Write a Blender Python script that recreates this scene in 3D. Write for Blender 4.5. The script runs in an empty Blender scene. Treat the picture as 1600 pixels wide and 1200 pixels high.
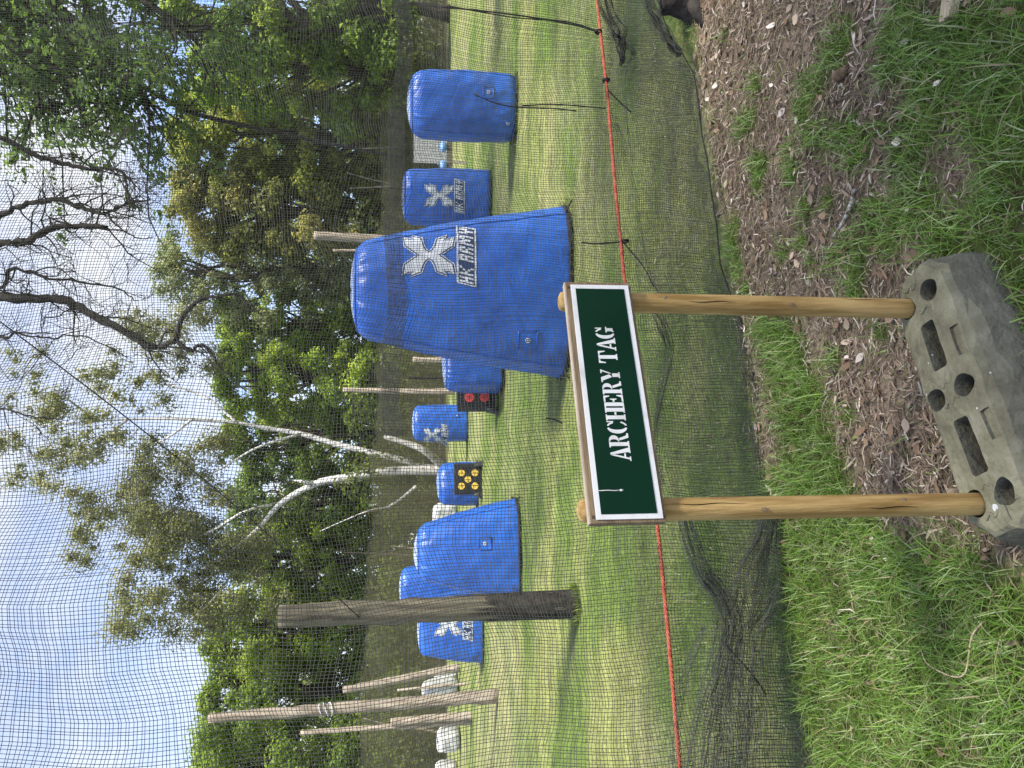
import bpy, bmesh, math
import numpy as np
from mathutils import Vector, Matrix
from mathutils.geometry import tessellate_polygon
R = math.radians
sc = bpy.context.scene
COL = sc.collection

# ------------------------------------------------------------------ camera
F, PITCH, H = 1156.0, R(7.0), 1.40          # focal length in px of a 1600 px frame, tilt, eye height
cam_d = bpy.data.cameras.new('camera')
cam = bpy.data.objects.new('camera', cam_d)
COL.objects.link(cam)
cam_d.sensor_fit = 'HORIZONTAL'
cam_d.sensor_width = 36.0
cam_d.lens = 36.0 * F / 1600.0
cam_d.clip_start, cam_d.clip_end = 0.05, 2000.0
cp, sp = math.cos(PITCH), math.sin(PITCH)
_dn, _rt, _bk = (0, -sp, -cp), (1, 0, 0), (0, -cp, sp)     # phone held on its side
cam.matrix_world = Matrix(((_dn[0], _rt[0], _bk[0], 0), (_dn[1], _rt[1], _bk[1], 0), (_dn[2], _rt[2], _bk[2], H), (0, 0, 0, 1)))
sc.camera = cam

# ------------------------------------------------------------------ sky and sun
SUN_AZ, SUN_EL = R(-32), R(58)                # azimuth from +X towards +Y
world = bpy.data.worlds.new('World')
sc.world = world
world.use_nodes = True
wn, wl = world.node_tree.nodes, world.node_tree.links
wn.clear()
w_out = wn.new('ShaderNodeOutputWorld')
w_bg = wn.new('ShaderNodeBackground')
w_bg.inputs['Strength'].default_value = 0.15
w_sky = wn.new('ShaderNodeTexSky')
w_sky.sky_type = 'NISHITA'
w_sky.sun_disc = False
w_sky.sun_elevation = SUN_EL
w_sky.sun_rotation = R(90) - SUN_AZ
w_sky.air_density, w_sky.dust_density, w_sky.ozone_density = 1.0, 1.2, 3.5
w_tc = wn.new('ShaderNodeTexCoord')
w_map = wn.new('ShaderNodeMapping')
w_map.inputs['Scale'].default_value = (1.0, 1.0, 2.1)
w_map.inputs['Location'].default_value = (0.37, 0.2, 0.55)
w_n = wn.new('ShaderNodeTexNoise')
w_n.inputs['Scale'].default_value = 2.0
w_n.inputs['Detail'].default_value = 9.0
w_n.inputs['Roughness'].default_value = 0.56
w_n.inputs['Distortion'].default_value = 0.25
w_r = wn.new('ShaderNodeValToRGB')
w_r.color_ramp.elements[0].position = 0.40
w_r.color_ramp.elements[1].position = 0.63
w_mix = wn.new('ShaderNodeMix')
w_mix.data_type = 'RGBA'
w_mix.inputs['B'].default_value = (2.8, 2.9, 3.1, 1)
wl.new(w_tc.outputs['Generated'], w_map.inputs['Vector'])
wl.new(w_map.outputs['Vector'], w_n.inputs['Vector'])
wl.new(w_n.outputs['Fac'], w_r.inputs['Fac'])
wl.new(w_r.outputs['Color'], w_mix.inputs['Factor'])
w_tint = wn.new('ShaderNodeVectorMath')
w_tint.operation = 'MULTIPLY'
w_tint.inputs[1].default_value = (0.80, 0.80, 0.93)
wl.new(w_sky.outputs['Color'], w_tint.inputs[0])
wl.new(w_tint.outputs['Vector'], w_mix.inputs['A'])
wl.new(w_mix.outputs['Result'], w_bg.inputs['Color'])
wl.new(w_bg.outputs['Background'], w_out.inputs['Surface'])

sun_d = bpy.data.lights.new('sun', 'SUN')
sun_d.energy = 3.3
sun_d.angle = R(10.0)
sun_d.color = (1.0, 0.95, 0.86)
sun = bpy.data.objects.new('sun', sun_d)
COL.objects.link(sun)
SUN_DIR = Vector((math.cos(SUN_EL) * math.cos(SUN_AZ), math.cos(SUN_EL) * math.sin(SUN_AZ), math.sin(SUN_EL)))
sun.rotation_euler = SUN_DIR.to_track_quat('Z', 'Y').to_euler()
sun.location = (20, 5, 30)

sc.view_settings.view_transform = 'Standard'
sc.view_settings.look = 'None'
sc.view_settings.exposure = 1.4
sc.view_settings.gamma = 1.0
sc.view_settings.use_curve_mapping = False
sc.cycles.max_bounces = 8
sc.cycles.transparent_max_bounces = 12

# ------------------------------------------------------------------ layout helpers
_f = np.array([0, cp, -sp]); _d = np.array([0, -sp, -cp]); _r = np.array([1.0, 0, 0]); _C = np.array([0, 0, H])
def ray(x, y):
    return _f + (x - 800) / F * _d + (600 - y) / F * _r
def gz(x, y, z=0.0):                        # a spot of the photograph on the level z
    v = ray(x, y)
    return _C + (z - H) / v[2] * v
def at(x, y, depth):                        # a spot of the photograph at a depth
    return _C + ray(x, y) * depth

def _hash(ix, iy, seed):
    h = (ix.astype(np.int64) * 374761393 + iy.astype(np.int64) * 668265263 + seed * 1274126177) & 0x7fffffff
    h = ((h ^ (h >> 13)) * 1103515245) & 0x7fffffff
    return ((h ^ (h >> 16)) & 0xffff) / 65535.0
def vn(x, y, seed=0):                       # smooth value noise 0..1
    x = np.asarray(x, float); y = np.asarray(y, float)
    ix, iy = np.floor(x), np.floor(y)
    fx, fy = x - ix, y - iy
    fx = fx * fx * (3 - 2 * fx); fy = fy * fy * (3 - 2 * fy)
    a, b = _hash(ix, iy, seed), _hash(ix + 1, iy, seed)
    c, d = _hash(ix, iy + 1, seed), _hash(ix + 1, iy + 1, seed)
    return (a * (1 - fx) + b * fx) * (1 - fy) + (c * (1 - fx) + d * fx) * fy
def fbm(x, y, seed=0, o=3):
    s, a, t = 0, 1.0, 0
    for k in range(o):
        s = s + a * vn(x * 2 ** k, y * 2 ** k, seed + 17 * k); t += a; a *= 0.5
    return s / t

# ------------------------------------------------------------------ materials
def base_mat(name, rough=0.6, spec=0.3):
    m = bpy.data.materials.new(name)
    m.use_nodes = True
    b = m.node_tree.nodes['Principled BSDF']
    b.inputs['Roughness'].default_value = rough
    b.inputs['Specular IOR Level'].default_value = spec
    return m, m.node_tree.nodes, m.node_tree.links, b

def noise_mat(name, c1, c2, scale=8, rough=0.7, spec=0.25, bump=0.0, bscale=60, stretch=(1, 1, 1), detail=6, pos=(0.35, 0.65), coord='Object', rough2=None):
    m, n, l, b = base_mat(name, rough, spec)
    tc = n.new('ShaderNodeTexCoord'); mp = n.new('ShaderNodeMapping')
    mp.inputs['Scale'].default_value = stretch
    t = n.new('ShaderNodeTexNoise'); t.inputs['Scale'].default_value = scale; t.inputs['Detail'].default_value = detail
    r = n.new('ShaderNodeValToRGB')
    r.color_ramp.elements[0].position, r.color_ramp.elements[1].position = pos
    r.color_ramp.elements[0].color = (*c1, 1); r.color_ramp.elements[1].color = (*c2, 1)
    l.new(tc.outputs[coord], mp.inputs['Vector']); l.new(mp.outputs['Vector'], t.inputs['Vector'])
    l.new(t.outputs['Fac'], r.inputs['Fac']); l.new(r.outputs['Color'], b.inputs['Base Color'])
    if rough2 is not None:
        q = n.new('ShaderNodeMapRange'); q.inputs['To Min'].default_value = rough; q.inputs['To Max'].default_value = rough2
        l.new(t.outputs['Fac'], q.inputs['Value']); l.new(q.outputs['Result'], b.inputs['Roughness'])
    if bump:
        t2 = n.new('ShaderNodeTexNoise'); t2.inputs['Scale'].default_value = bscale; t2.inputs['Detail'].default_value = 5
        bp = n.new('ShaderNodeBump'); bp.inputs['Strength'].default_value = bump; bp.inputs['Distance'].default_value = 0.02
        l.new(mp.outputs['Vector'], t2.inputs['Vector'])
        l.new(t2.outputs['Fac'], bp.inputs['Height']); l.new(bp.outputs['Normal'], b.inputs['Normal'])
    return m

def leaf_mat(name, rough=0.5, trans=0.35, spec=0.3):
    m, n, l, b = base_mat(name, rough, spec)
    a = n.new('ShaderNodeAttribute'); a.attribute_name = 'Col'
    l.new(a.outputs['Color'], b.inputs['Base Color'])
    t = n.new('ShaderNodeBsdfTranslucent')
    hs = n.new('ShaderNodeHueSaturation'); hs.inputs['Hue'].default_value = 0.485; hs.inputs['Value'].default_value = 1.75
    l.new(a.outputs['Color'], hs.inputs['Color']); l.new(hs.outputs['Color'], t.inputs['Color'])
    mx = n.new('ShaderNodeMixShader'); mx.inputs['Fac'].default_value = trans
    out = n['Material Output']
    l.new(b.outputs['BSDF'], mx.inputs[1]); l.new(t.outputs['BSDF'], mx.inputs[2])
    l.new(mx.outputs['Shader'], out.inputs['Surface'])
    return m

M = {}
M['leaf'] = leaf_mat('leaf', 0.5, 0.55)
M['grass'] = leaf_mat('grass_blade', 0.42, 0.26, 0.35)
M['straw'] = leaf_mat('dry_litter', 0.65, 0.10, 0.25)
M['bark'] = noise_mat('bark', (0.035, 0.028, 0.020), (0.11, 0.09, 0.065), 9, 0.9, 0.15, 0.6, 30, (1, 1, 0.25))
M['dark_bark'] = noise_mat('dark_bark', (0.018, 0.015, 0.013), (0.055, 0.048, 0.04), 14, 0.9, 0.12, 0.5, 40)
M['birch'] = noise_mat('birch_bark', (0.13, 0.115, 0.10), (0.60, 0.575, 0.54), 3.5, 0.75, 0.2, 0.3, 20, (1, 1, 1.6), pos=(0.33, 0.46))
M['net'] = noise_mat('net_twine', (0.042, 0.044, 0.038), (0.075, 0.078, 0.066), 30, 0.55, 0.3)
M['rope'] = noise_mat('red_rope', (0.30, 0.055, 0.032), (0.46, 0.125, 0.075), 40, 0.7, 0.2, 0.3, 300)
M['cord'] = noise_mat('black_cord', (0.012, 0.012, 0.012), (0.035, 0.033, 0.03), 50, 0.7, 0.2)
M['round_post'] = noise_mat('treated_pine', (0.25, 0.150, 0.045), (0.50, 0.335, 0.13), 6, 0.6, 0.25, 0.3, 30, (9, 9, 0.8), rough2=0.75)
M['board_wood'] = noise_mat('sign_backing_wood', (0.15, 0.105, 0.06), (0.24, 0.175, 0.105), 6, 0.75, 0.2, 0.3, 40, (1.2, 9, 9))
M['board_edge'] = noise_mat('sign_edge_wood', (0.34, 0.27, 0.19), (0.46, 0.38, 0.29), 8, 0.75, 0.2, 0.2, 60)
M['sign_white'] = noise_mat('white_sign_sheet', (0.50, 0.50, 0.475), (0.68, 0.68, 0.66), 14, 0.4, 0.35, pos=(0.25, 0.5), detail=9)
M['sign_green'] = noise_mat('green_sign_sheet', (0.001, 0.020, 0.010), (0.002, 0.026, 0.013), 5, 0.36, 0.15)
M['screw'] = noise_mat('rusty_screw', (0.03, 0.022, 0.018), (0.09, 0.06, 0.04), 60, 0.6, 0.4)
M['white_mark'] = noise_mat('white_drip', (0.5, 0.5, 0.47), (0.68, 0.68, 0.64), 60, 0.5, 0.3)
M['wood_grey'] = noise_mat('weathered_pole', (0.17, 0.135, 0.10), (0.45, 0.375, 0.29), 4, 0.85, 0.15, 0.5, 25, (6, 6, 0.5))
M['wood_pale'] = noise_mat('pale_pole', (0.24, 0.185, 0.135), (0.52, 0.43, 0.335), 4, 0.85, 0.15, 0.5, 25, (6, 6, 0.5))
M['wood_dark'] = noise_mat('creosote_pole', (0.055, 0.048, 0.034), (0.19, 0.165, 0.115), 3, 0.85, 0.15, 0.7, 18, (7, 7, 0.35))
M['white_bag'] = noise_mat('white_sack', (0.36, 0.35, 0.33), (0.58, 0.57, 0.545), 5, 0.6, 0.3, 0.4, 12)
M['black_foam'] = noise_mat('black_foam', (0.016, 0.016, 0.017), (0.034, 0.034, 0.036), 20, 0.8, 0.2, 0.3, 80)
M['yellow'] = noise_mat('yellow_print', (0.72, 0.44, 0.05), (0.85, 0.58, 0.12), 12, 0.7, 0.2)
M['red'] = noise_mat('red_print', (0.62, 0.05, 0.055), (0.74, 0.10, 0.09), 12, 0.7, 0.2)
M['strap'] = noise_mat('grey_strap', (0.22, 0.22, 0.22), (0.4, 0.4, 0.39), 30, 0.7, 0.2)
M['logo'] = noise_mat('white_print', (0.40, 0.42, 0.46), (0.58, 0.60, 0.63), 14, 0.5, 0.3)
M['logo_dark'] = noise_mat('dark_print', (0.015, 0.03, 0.09), (0.02, 0.045, 0.13), 14, 0.5, 0.3)
M['blue_plastic'] = noise_mat('pale_blue_plastic', (0.12, 0.26, 0.55), (0.22, 0.36, 0.62), 12, 0.5, 0.3)
M['stone'] = noise_mat('brown_stone', (0.07, 0.045, 0.025), (0.18, 0.12, 0.075), 30, 0.8, 0.2, 0.5, 90)
M['birch_fine'] = noise_mat('birch_stick_bark', (0.10, 0.075, 0.055), (0.52, 0.48, 0.42), 55, 0.8, 0.2, 0.4, 120, (1, 1, 1), pos=(0.40, 0.56))
M['slot_shade_and_crack'] = noise_mat('slot_shade_and_crack_black', (0.006, 0.005, 0.004), (0.010, 0.009, 0.008), 60, 1.0, 0.0, 0.5, 200)  # black for the painted shade in the block slots and for post cracks
M['plank'] = noise_mat('pale_split_timber', (0.34, 0.26, 0.15), (0.58, 0.49, 0.32), 6, 0.75, 0.2, 0.5, 30, (1, 12, 12))

def vinyl(name, c1, c2):
    m, n, l, b = base_mat(name, 0.34, 0.5)
    tc = n.new('ShaderNodeTexCoord')
    t = n.new('ShaderNodeTexNoise'); t.inputs['Scale'].default_value = 1.5; t.inputs['Detail'].default_value = 9; t.inputs['Roughness'].default_value = 0.6
    r = n.new('ShaderNodeValToRGB')
    r.color_ramp.elements[0].position, r.color_ramp.elements[1].position = 0.34, 0.66
    r.color_ramp.elements[0].color = (*c1, 1); r.color_ramp.elements[1].color = (*c2, 1)
    l.new(tc.outputs['Object'], t.inputs['Vector']); l.new(t.outputs['Fac'], r.inputs['Fac'])
    # muddy scuffs with a shape of their own
    s = n.new('ShaderNodeTexNoise'); s.inputs['Scale'].default_value = 7; s.inputs['Detail'].default_value = 10; s.inputs['Roughness'].default_value = 0.72
    sr = n.new('ShaderNodeValToRGB'); sr.color_ramp.elements[0].position, sr.color_ramp.elements[1].position = 0.62, 0.78
    mx = n.new('ShaderNodeMix'); mx.data_type = 'RGBA'; mx.inputs['B'].default_value = (0.10, 0.10, 0.11, 1)
    sc_ = n.new('ShaderNodeMath'); sc_.operation = 'MULTIPLY'; sc_.inputs[1].default_value = 0.55
    l.new(tc.outputs['Object'], s.inputs['Vector']); l.new(s.outputs['Fac'], sr.inputs['Fac'])
    l.new(sr.outputs['Color'], sc_.inputs[0]); l.new(sc_.outputs[0], mx.inputs['Factor'])
    l.new(r.outputs['Color'], mx.inputs['A']); l.new(mx.outputs['Result'], b.inputs['Base Color'])
    w = n.new('ShaderNodeTexNoise'); w.inputs['Scale'].default_value = 2.6; w.inputs['Detail'].default_value = 3; w.inputs['Distortion'].default_value = 1.6
    bp = n.new('ShaderNodeBump'); bp.inputs['Strength'].default_value = 0.4; bp.inputs['Distance'].default_value = 0.05
    l.new(tc.outputs['Object'], w.inputs['Vector']); l.new(w.outputs['Fac'], bp.inputs['Height']); l.new(bp.outputs['Normal'], b.inputs['Normal'])
    q = n.new('ShaderNodeMapRange'); q.inputs['To Min'].default_value = 0.28; q.inputs['To Max'].default_value = 0.5
    l.new(s.outputs['Fac'], q.inputs['Value']); l.new(q.outputs['Result'], b.inputs['Roughness'])
    return m
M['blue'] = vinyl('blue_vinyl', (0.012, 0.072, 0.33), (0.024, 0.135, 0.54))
M['blue_top'] = vinyl('sky_glare_blue_vinyl', (0.14, 0.22, 0.42), (0.30, 0.36, 0.48))  # sky glare on the top panels, painted in as a paler blue
M['blue_seam'] = vinyl('blue_seam', (0.008, 0.06, 0.30), (0.012, 0.09, 0.40))

# ------------------------------------------------------------------ mesh helpers
def mesh_np(name, v, f, mat, col=None, smooth=False):
    v = np.ascontiguousarray(v, np.float32); f = np.asarray(f, np.int32)
    me = bpy.data.meshes.new(name)
    k = f.shape[1]
    me.vertices.add(len(v)); me.vertices.foreach_set('co', v.ravel())
    me.loops.add(f.size); me.loops.foreach_set('vertex_index', f.ravel())
    me.polygons.add(len(f))
    me.polygons.foreach_set('loop_start', np.arange(0, f.size, k, dtype=np.int32))
    me.polygons.foreach_set('loop_total', np.full(len(f), k, np.int32))
    if smooth:
        me.polygons.foreach_set('use_smooth', np.ones(len(f), bool))
    if col is not None:
        a = me.color_attributes.new('Col', 'FLOAT_COLOR', 'POINT')
        c4 = np.ones((len(v), 4), np.float32); c4[:, :3] = col
        a.data.foreach_set('color', c4.ravel())
    me.update(calc_edges=True)
    if mat is not None:
        me.materials.append(mat)
    return me
def link(name, me, parent=None, loc=(0, 0, 0)):
    o = bpy.data.objects.new(name, me)
    COL.objects.link(o)
    o.location = loc
    if parent is not None:
        o.parent = parent
    return o
def tag(o, label=None, cat=None, group=None, kind=None):
    if label: o['label'] = label
    if cat: o['category'] = cat
    if group: o['group'] = group
    if kind: o['kind'] = kind
    return o
def thing(name, label, cat, loc=(0, 0, 0), rz=0.0, group=None):
    o = link(name, None, None, loc)
    o.rotation_euler = (0, 0, rz)
    return tag(o, label, cat, group)

class MB:                                    # collects pieces of ONE part
    def __init__(self): self.v, self.f, self.n = [], [], 0
    def add(self, v, f):
        self.v.append(np.asarray(v, float)); self.f += [tuple(i + self.n for i in q) for q in f]; self.n += len(v)
    def box(self, c, s, rot=None):
        c, s = np.array(c, float), np.array(s, float) / 2
        p = np.array([(x, y, z) for x in (-1, 1) for y in (-1, 1) for z in (-1, 1)], float) * s
        if rot is not None: p = p @ np.array(rot).T
        self.add(p + c, [(0, 1, 3, 2), (4, 6, 7, 5), (0, 4, 5, 1), (2, 3, 7, 6), (0, 2, 6, 4), (1, 5, 7, 3)])
    def tube(self, pts, rad, n=8, cap=True, rough=0.0, seed=1):
        pts = np.asarray(pts, float); k = len(pts)
        rad = np.full(k, rad) if np.isscalar(rad) else np.asarray(rad, float)
        t = np.gradient(pts, axis=0); t /= np.linalg.norm(t, axis=1)[:, None] + 1e-9
        ref = np.array([0, 0, 1.0]) if abs(t[0][2]) < 0.8 else np.array([1.0, 0, 0])
        u = np.cross(t, ref); u /= np.linalg.norm(u, axis=1)[:, None] + 1e-9
        w = np.cross(t, u)
        a = np.arange(n) * 2 * math.pi / n
        rr = rad[:, None] * np.ones((1, n))
        if rough:
            rr = rr * (1 + rough * (np.random.default_rng(seed).random((k, n)) - 0.5))
        v = pts[:, None] + rr[..., None] * (np.cos(a)[None, :, None] * u[:, None] + np.sin(a)[None, :, None] * w[:, None])
        f = [(i * n + j, i * n + (j + 1) % n, (i + 1) * n + (j + 1) % n, (i + 1) * n + j) for i in range(k - 1) for j in range(n)]
        if cap: f += [tuple(range(n))[::-1], tuple((k - 1) * n + j for j in range(n))]
        self.add(v.reshape(-1, 3), f)
    def prism(self, poly, z0, z1):            # polygon in x,y -> solid in z
        n = len(poly)
        v = [(x, y, z0) for x, y in poly] + [(x, y, z1) for x, y in poly]
        tris = tessellate_polygon([[Vector((x, y, 0)) for x, y in poly]])
        f = [(i, (i + 1) % n, n + (i + 1) % n, n + i) for i in range(n)]
        f += [tuple(t) for t in tris] + [tuple(n + i for i in t) for t in tris]
        self.add(v, f)
    def build(self, name, mat, parent=None, smooth=False, loc=(0, 0, 0), bevel=0.0, fix=True):
        me = bpy.data.meshes.new(name)
        me.from_pydata(np.concatenate(self.v).tolist(), [], self.f)
        if fix or bevel:
            bm = bmesh.new(); bm.from_mesh(me)
            bmesh.ops.recalc_face_normals(bm, faces=bm.faces)
            if bevel:
                bmesh.ops.bevel(bm, geom=[e for e in bm.edges if len(e.link_faces) == 2 and e.calc_face_angle() > 0.6], offset=bevel, segments=2, affect='EDGES', profile=0.6)
            bm.to_mesh(me); bm.free()
        if smooth:
            for p in me.polygons: p.use_smooth = True
        me.materials.append(mat)
        return link(name, me, parent, loc)

def curve_pts(p, n):                          # smooth path through control points
    p = np.asarray(p, float)
    s = np.linspace(0, len(p) - 1, n)
    i = np.clip(s.astype(int), 0, len(p) - 2); t = (s - i)[:, None]
    p0, p1, p2, p3 = p[np.maximum(i - 1, 0)], p[i], p[i + 1], p[np.minimum(i + 2, len(p) - 1)]
    return 0.5 * (2 * p1 + (p2 - p0) * t + (2 * p0 - 5 * p1 + 4 * p2 - p3) * t ** 2 + (3 * p1 - p0 - 3 * p2 + p3) * t ** 3)

# ------------------------------------------------------------------ ground
NET_Y0, NET_K = 3.03, 0.373                   # the near net stands on the line y = NET_Y0 + NET_K * x
def ground_h(x, y):
    return 0.028 * (fbm(x * 2.2, y * 2.2, 5) - 0.5) + 0.10 * (fbm(x * 0.16, y * 0.16, 9) - 0.5) * np.clip((y - 5) / 8, 0, 1)
_blobs = [(1225, 560, .21), (1250, 640, .24), (1275, 740, .27), (1195, 505, .14), (1300, 800, .2), (1340, 470, .08), (1140, 380, .11), (1150, 420, .09), (1280, 130, .09), (1255, 170, .09),
          (1285, 215, .09), (1230, 240, .08), (1395, 80, .13), (1420, 40, .13), (1500, 60, .13), (1570, 120, .16), (1580, 40, .14), (1440, 200, .10),
          (1410, 240, .10), (1440, 320, .11), (1390, 370, .12), (1340, 420, .08), (1360, 330, .07), (1560, 380, .13), (1560, 450, .11), (1580, 250, .14),
          (1590, 500, .12), (1530, 350, .12), (1480, 380, .08), (1350, 230, .09), (1180, 250, .07), (1320, 60, .10), (1460, 130, .12), (1060, 40, .26), (1075, 90, .16), (1090, 330, .06), (1310, 560, .06), (1330, 650, .06), (1540, 170, .11), (1380, 520, .05), (1600, 600, .1)]
_rb = np.random.default_rng(33)
_blobs += [(_rb.uniform(1110, 1400), _rb.uniform(20, 460), _rb.uniform(0.035, 0.075)) for _ in range(34)]
_blobw = [(gz(x, y)[0], gz(x, y)[1], r) for x, y, r in _blobs]
def grass_mask(x, y):                         # 1 = thick grass, 0 = bare litter, on the near side of the net
    m = 1 / (1 + np.exp((x + 0.43 + 0.25 * (fbm(x * 3, y * 3, 31) - 0.5)) / 0.05))
    for bx, by, r in _blobw:
        m = m + 0.95 * np.exp(-((x - bx) ** 2 + (y - by) ** 2) / (r * r * 0.62))
    bare = np.exp(-((x + 0.85) ** 2 + (y - 2.35) ** 2) / 0.012) + np.exp(-((x + 0.95) ** 2 + (y - 1.75) ** 2) / 0.01)
    m = m + 0.55 * (fbm(x * 7, y * 7, 41) - 0.5) - 0.5 * bare
    return np.clip((m - 0.22) / 0.55, 0, 1)
def beyond(x, y):                             # 0 before the net, 1 in the field
    return np.clip((y - (NET_Y0 + NET_K * np.clip(x, -4, 6)) + 0.12 + 0.22 * (fbm(x * 4, y * 4, 51) - 0.5)) / 0.22, 0, 1)
def axis(lo, hi, fine_lo, fine_hi, step, grow=1.22):
    a = list(np.arange(fine_lo, fine_hi + 1e-6, step))
    s, p = step, fine_hi
    while p < hi: s = min(s * grow, 60); p += s; a.append(p)
    s, p = step, fine_lo
    while p > lo: s = min(s * grow, 60); p -= s; a.insert(0, p)
    return np.array(a)
gx, gy = axis(-500, 500, -2.6, 3.6, 0.04, 1.12), axis(-300, 900, 0.6, 4.9, 0.04, 1.08)
X, Y = np.meshgrid(gx, gy)
Z = ground_h(X, Y) * np.clip(1.5 - np.hypot(X, Y) / 80, 0, 1)
# shallow ditch across the field on the right
dt = np.abs((X - 6.7) * 0.914 + (Y - 12.8) * 0.406)
Z -= 0.22 * np.exp(-(dt / 0.16) ** 2) * (X > 4.2) * (Y < 21)
_bl, _bw = (X + 0.02) * 0.89 + (Y - 1.63) * 0.456, -(X + 0.02) * 0.456 + (Y - 1.63) * 0.89
Z -= 0.16 * ((np.abs(_bl) < 0.31) & (np.abs(_bw + 0.008) < 0.075))
lit = np.stack([np.array([0.195, 0.152, 0.105])[k] * (0.65 + 0.7 * fbm(X * 9, Y * 9, 3)) for k in range(3)], -1)
gra = np.stack([np.array([0.085, 0.105, 0.030])[k] * (0.6 + 0.8 * fbm(X * 11, Y * 11, 8)) for k in range(3)], -1)
st = np.clip((fbm(X * 0.75, Y * 1.1, 13, 4) - 0.40) / 0.22, 0, 1)[..., None]
st2 = np.clip((fbm(X * 0.35 + 9, Y * 0.5, 23, 4) - 0.52) / 0.16, 0, 1)[..., None]
fld = np.array([0.110, 0.160, 0.034]) * (1 - st) + np.array([0.225, 0.240, 0.080]) * st
fld = fld * (1 - 0.4 * st2) + np.array([0.32, 0.285, 0.165]) * 0.4 * st2
forest = np.array([0.060, 0.055, 0.028])
gm = grass_mask(X, Y)[..., None]; bw = beyond(X, Y)[..., None]
fw = np.clip((Y - 39.5 + 3 * (fbm(X * 0.3, Y * 0.3, 61) - 0.5)) / 2.5, 0, 1)[..., None]
fw = np.maximum(fw, np.clip((X - 15 - 0.12 * Y) / 3, 0, 1)[..., None] * 0.6)
gc = (lit * (1 - gm) + gra * gm) * (1 - bw) + fld * bw
gc = gc * (1 - fw) + forest * fw
ny, nx = X.shape
idx = np.arange(nx * ny).reshape(ny, nx)
gf = np.stack([idx[:-1, :-1], idx[:-1, 1:], idx[1:, 1:], idx[1:, :-1]], -1).reshape(-1, 4)
def ground_mat():
    m, n, l, b = base_mat('ground_soil_and_turf', 0.95, 0.1)
    a = n.new('ShaderNodeAttribute'); a.attribute_name = 'Col'
    tc = n.new('ShaderNodeTexCoord')
    t = n.new('ShaderNodeTexNoise'); t.inputs['Scale'].default_value = 26; t.inputs['Detail'].default_value = 9; t.inputs['Roughness'].default_value = 0.72
    mp = n.new('ShaderNodeMapping'); mp.inputs['Scale'].default_value = (0.55, 1.0, 1.0)
    t2 = n.new('ShaderNodeTexNoise'); t2.inputs['Scale'].default_value = 3.2; t2.inputs['Detail'].default_value = 7; t2.inputs['Roughness'].default_value = 0.66
    r = n.new('ShaderNodeMapRange'); r.inputs['From Min'].default_value, r.inputs['From Max'].default_value = 0.3, 0.7
    r.inputs['To Min'].default_value, r.inputs['To Max'].default_value = 0.45, 1.5
    r2 = n.new('ShaderNodeMapRange'); r2.inputs['From Min'].default_value, r2.inputs['From Max'].default_value = 0.32, 0.68
    r2.inputs['To Min'].default_value, r2.inputs['To Max'].default_value = 0.62, 1.4
    mu = n.new('ShaderNodeMath'); mu.operation = 'MULTIPLY'
    vm = n.new('ShaderNodeVectorMath'); vm.operation = 'SCALE'
    l.new(tc.outputs['Object'], t.inputs['Vector']); l.new(tc.outputs['Object'], mp.inputs['Vector']); l.new(mp.outputs['Vector'], t2.inputs['Vector'])
    l.new(t.outputs['Fac'], r.inputs['Value']); l.new(t2.outputs['Fac'], r2.inputs['Value'])
    l.new(r.outputs['Result'], mu.inputs[0]); l.new(r2.outputs['Result'], mu.inputs[1])
    l.new(a.outputs['Color'], vm.inputs[0]); l.new(mu.outputs[0], vm.inputs['Scale']); l.new(vm.outputs['Vector'], b.inputs['Base Color'])
    bp = n.new('ShaderNodeBump'); bp.inputs['Strength'].default_value = 0.8; bp.inputs['Distance'].default_value = 0.02
    l.new(t.outputs['Fac'], bp.inputs['Height']); l.new(bp.outputs['Normal'], b.inputs['Normal'])
    return m
ground = link('ground', mesh_np('ground', np.stack([X, Y, Z], -1).reshape(-1, 3), gf, ground_mat(), gc.reshape(-1, 3), True))
tag(ground, kind='structure')

# ------------------------------------------------------------------ leaves and trees
def leaf_quads(rng, pos, nrm, size, asp=0.55):
    n = len(pos)
    nrm = nrm / (np.linalg.norm(nrm, axis=1)[:, None] + 1e-9)
    t = np.cross(nrm, rng.normal(size=(n, 3))); t /= np.linalg.norm(t, axis=1)[:, None] + 1e-9
    b = np.cross(nrm, t)
    s = (size * (0.65 + 0.7 * rng.random(n)))[:, None]
    a1, a2 = t * s * 0.5, b * s * 0.5 * asp
    bend = nrm * s * 0.10
    v = np.stack([pos - a1 - bend, pos - a2 + bend, pos + a1 - bend, pos + a2 + bend], 1)
    return v.reshape(-1, 3), np.arange(n * 4).reshape(n, 4)
def cloud(rng, cen, rad, n, size, pal, squash=0.8, shell=0.55, asp=0.55):
    cen = np.asarray(cen, float); rad = np.asarray(rad, float)
    w = rad ** 2; k = rng.choice(len(cen), n, p=w / w.sum())
    d = rng.normal(size=(n, 3)); d /= np.linalg.norm(d, axis=1)[:, None]
    rr = (shell + (1 - shell) * rng.random(n)) * (0.55 + 0.45 * rng.random(n) ** 0.5)
    pos = cen[k] + d * (rad[k] * rr)[:, None] * np.array([1, 1, squash])
    pos += 0.10 * rad[k][:, None] * rng.normal(size=(n, 3))
    nr = d * 0.9 + np.array([0, 0, 0.5]) + 0.45 * rng.normal(size=(n, 3))
    v, f = leaf_quads(rng, pos, nr, size, asp)
    pal = np.asarray(pal, float)
    ck = rng.random(len(cen)); mixv = np.clip(ck[k] * 0.65 + rng.random(n) * 0.35, 0, 0.999) * (len(pal) - 1)
    i = mixv.astype(int); t = (mixv - i)[:, None]
    c = (pal[i] * (1 - t) + pal[i + 1] * t) * (0.72 + 0.56 * rng.random(n))[:, None]
    return v, f, np.repeat(c, 4, 0)
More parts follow.
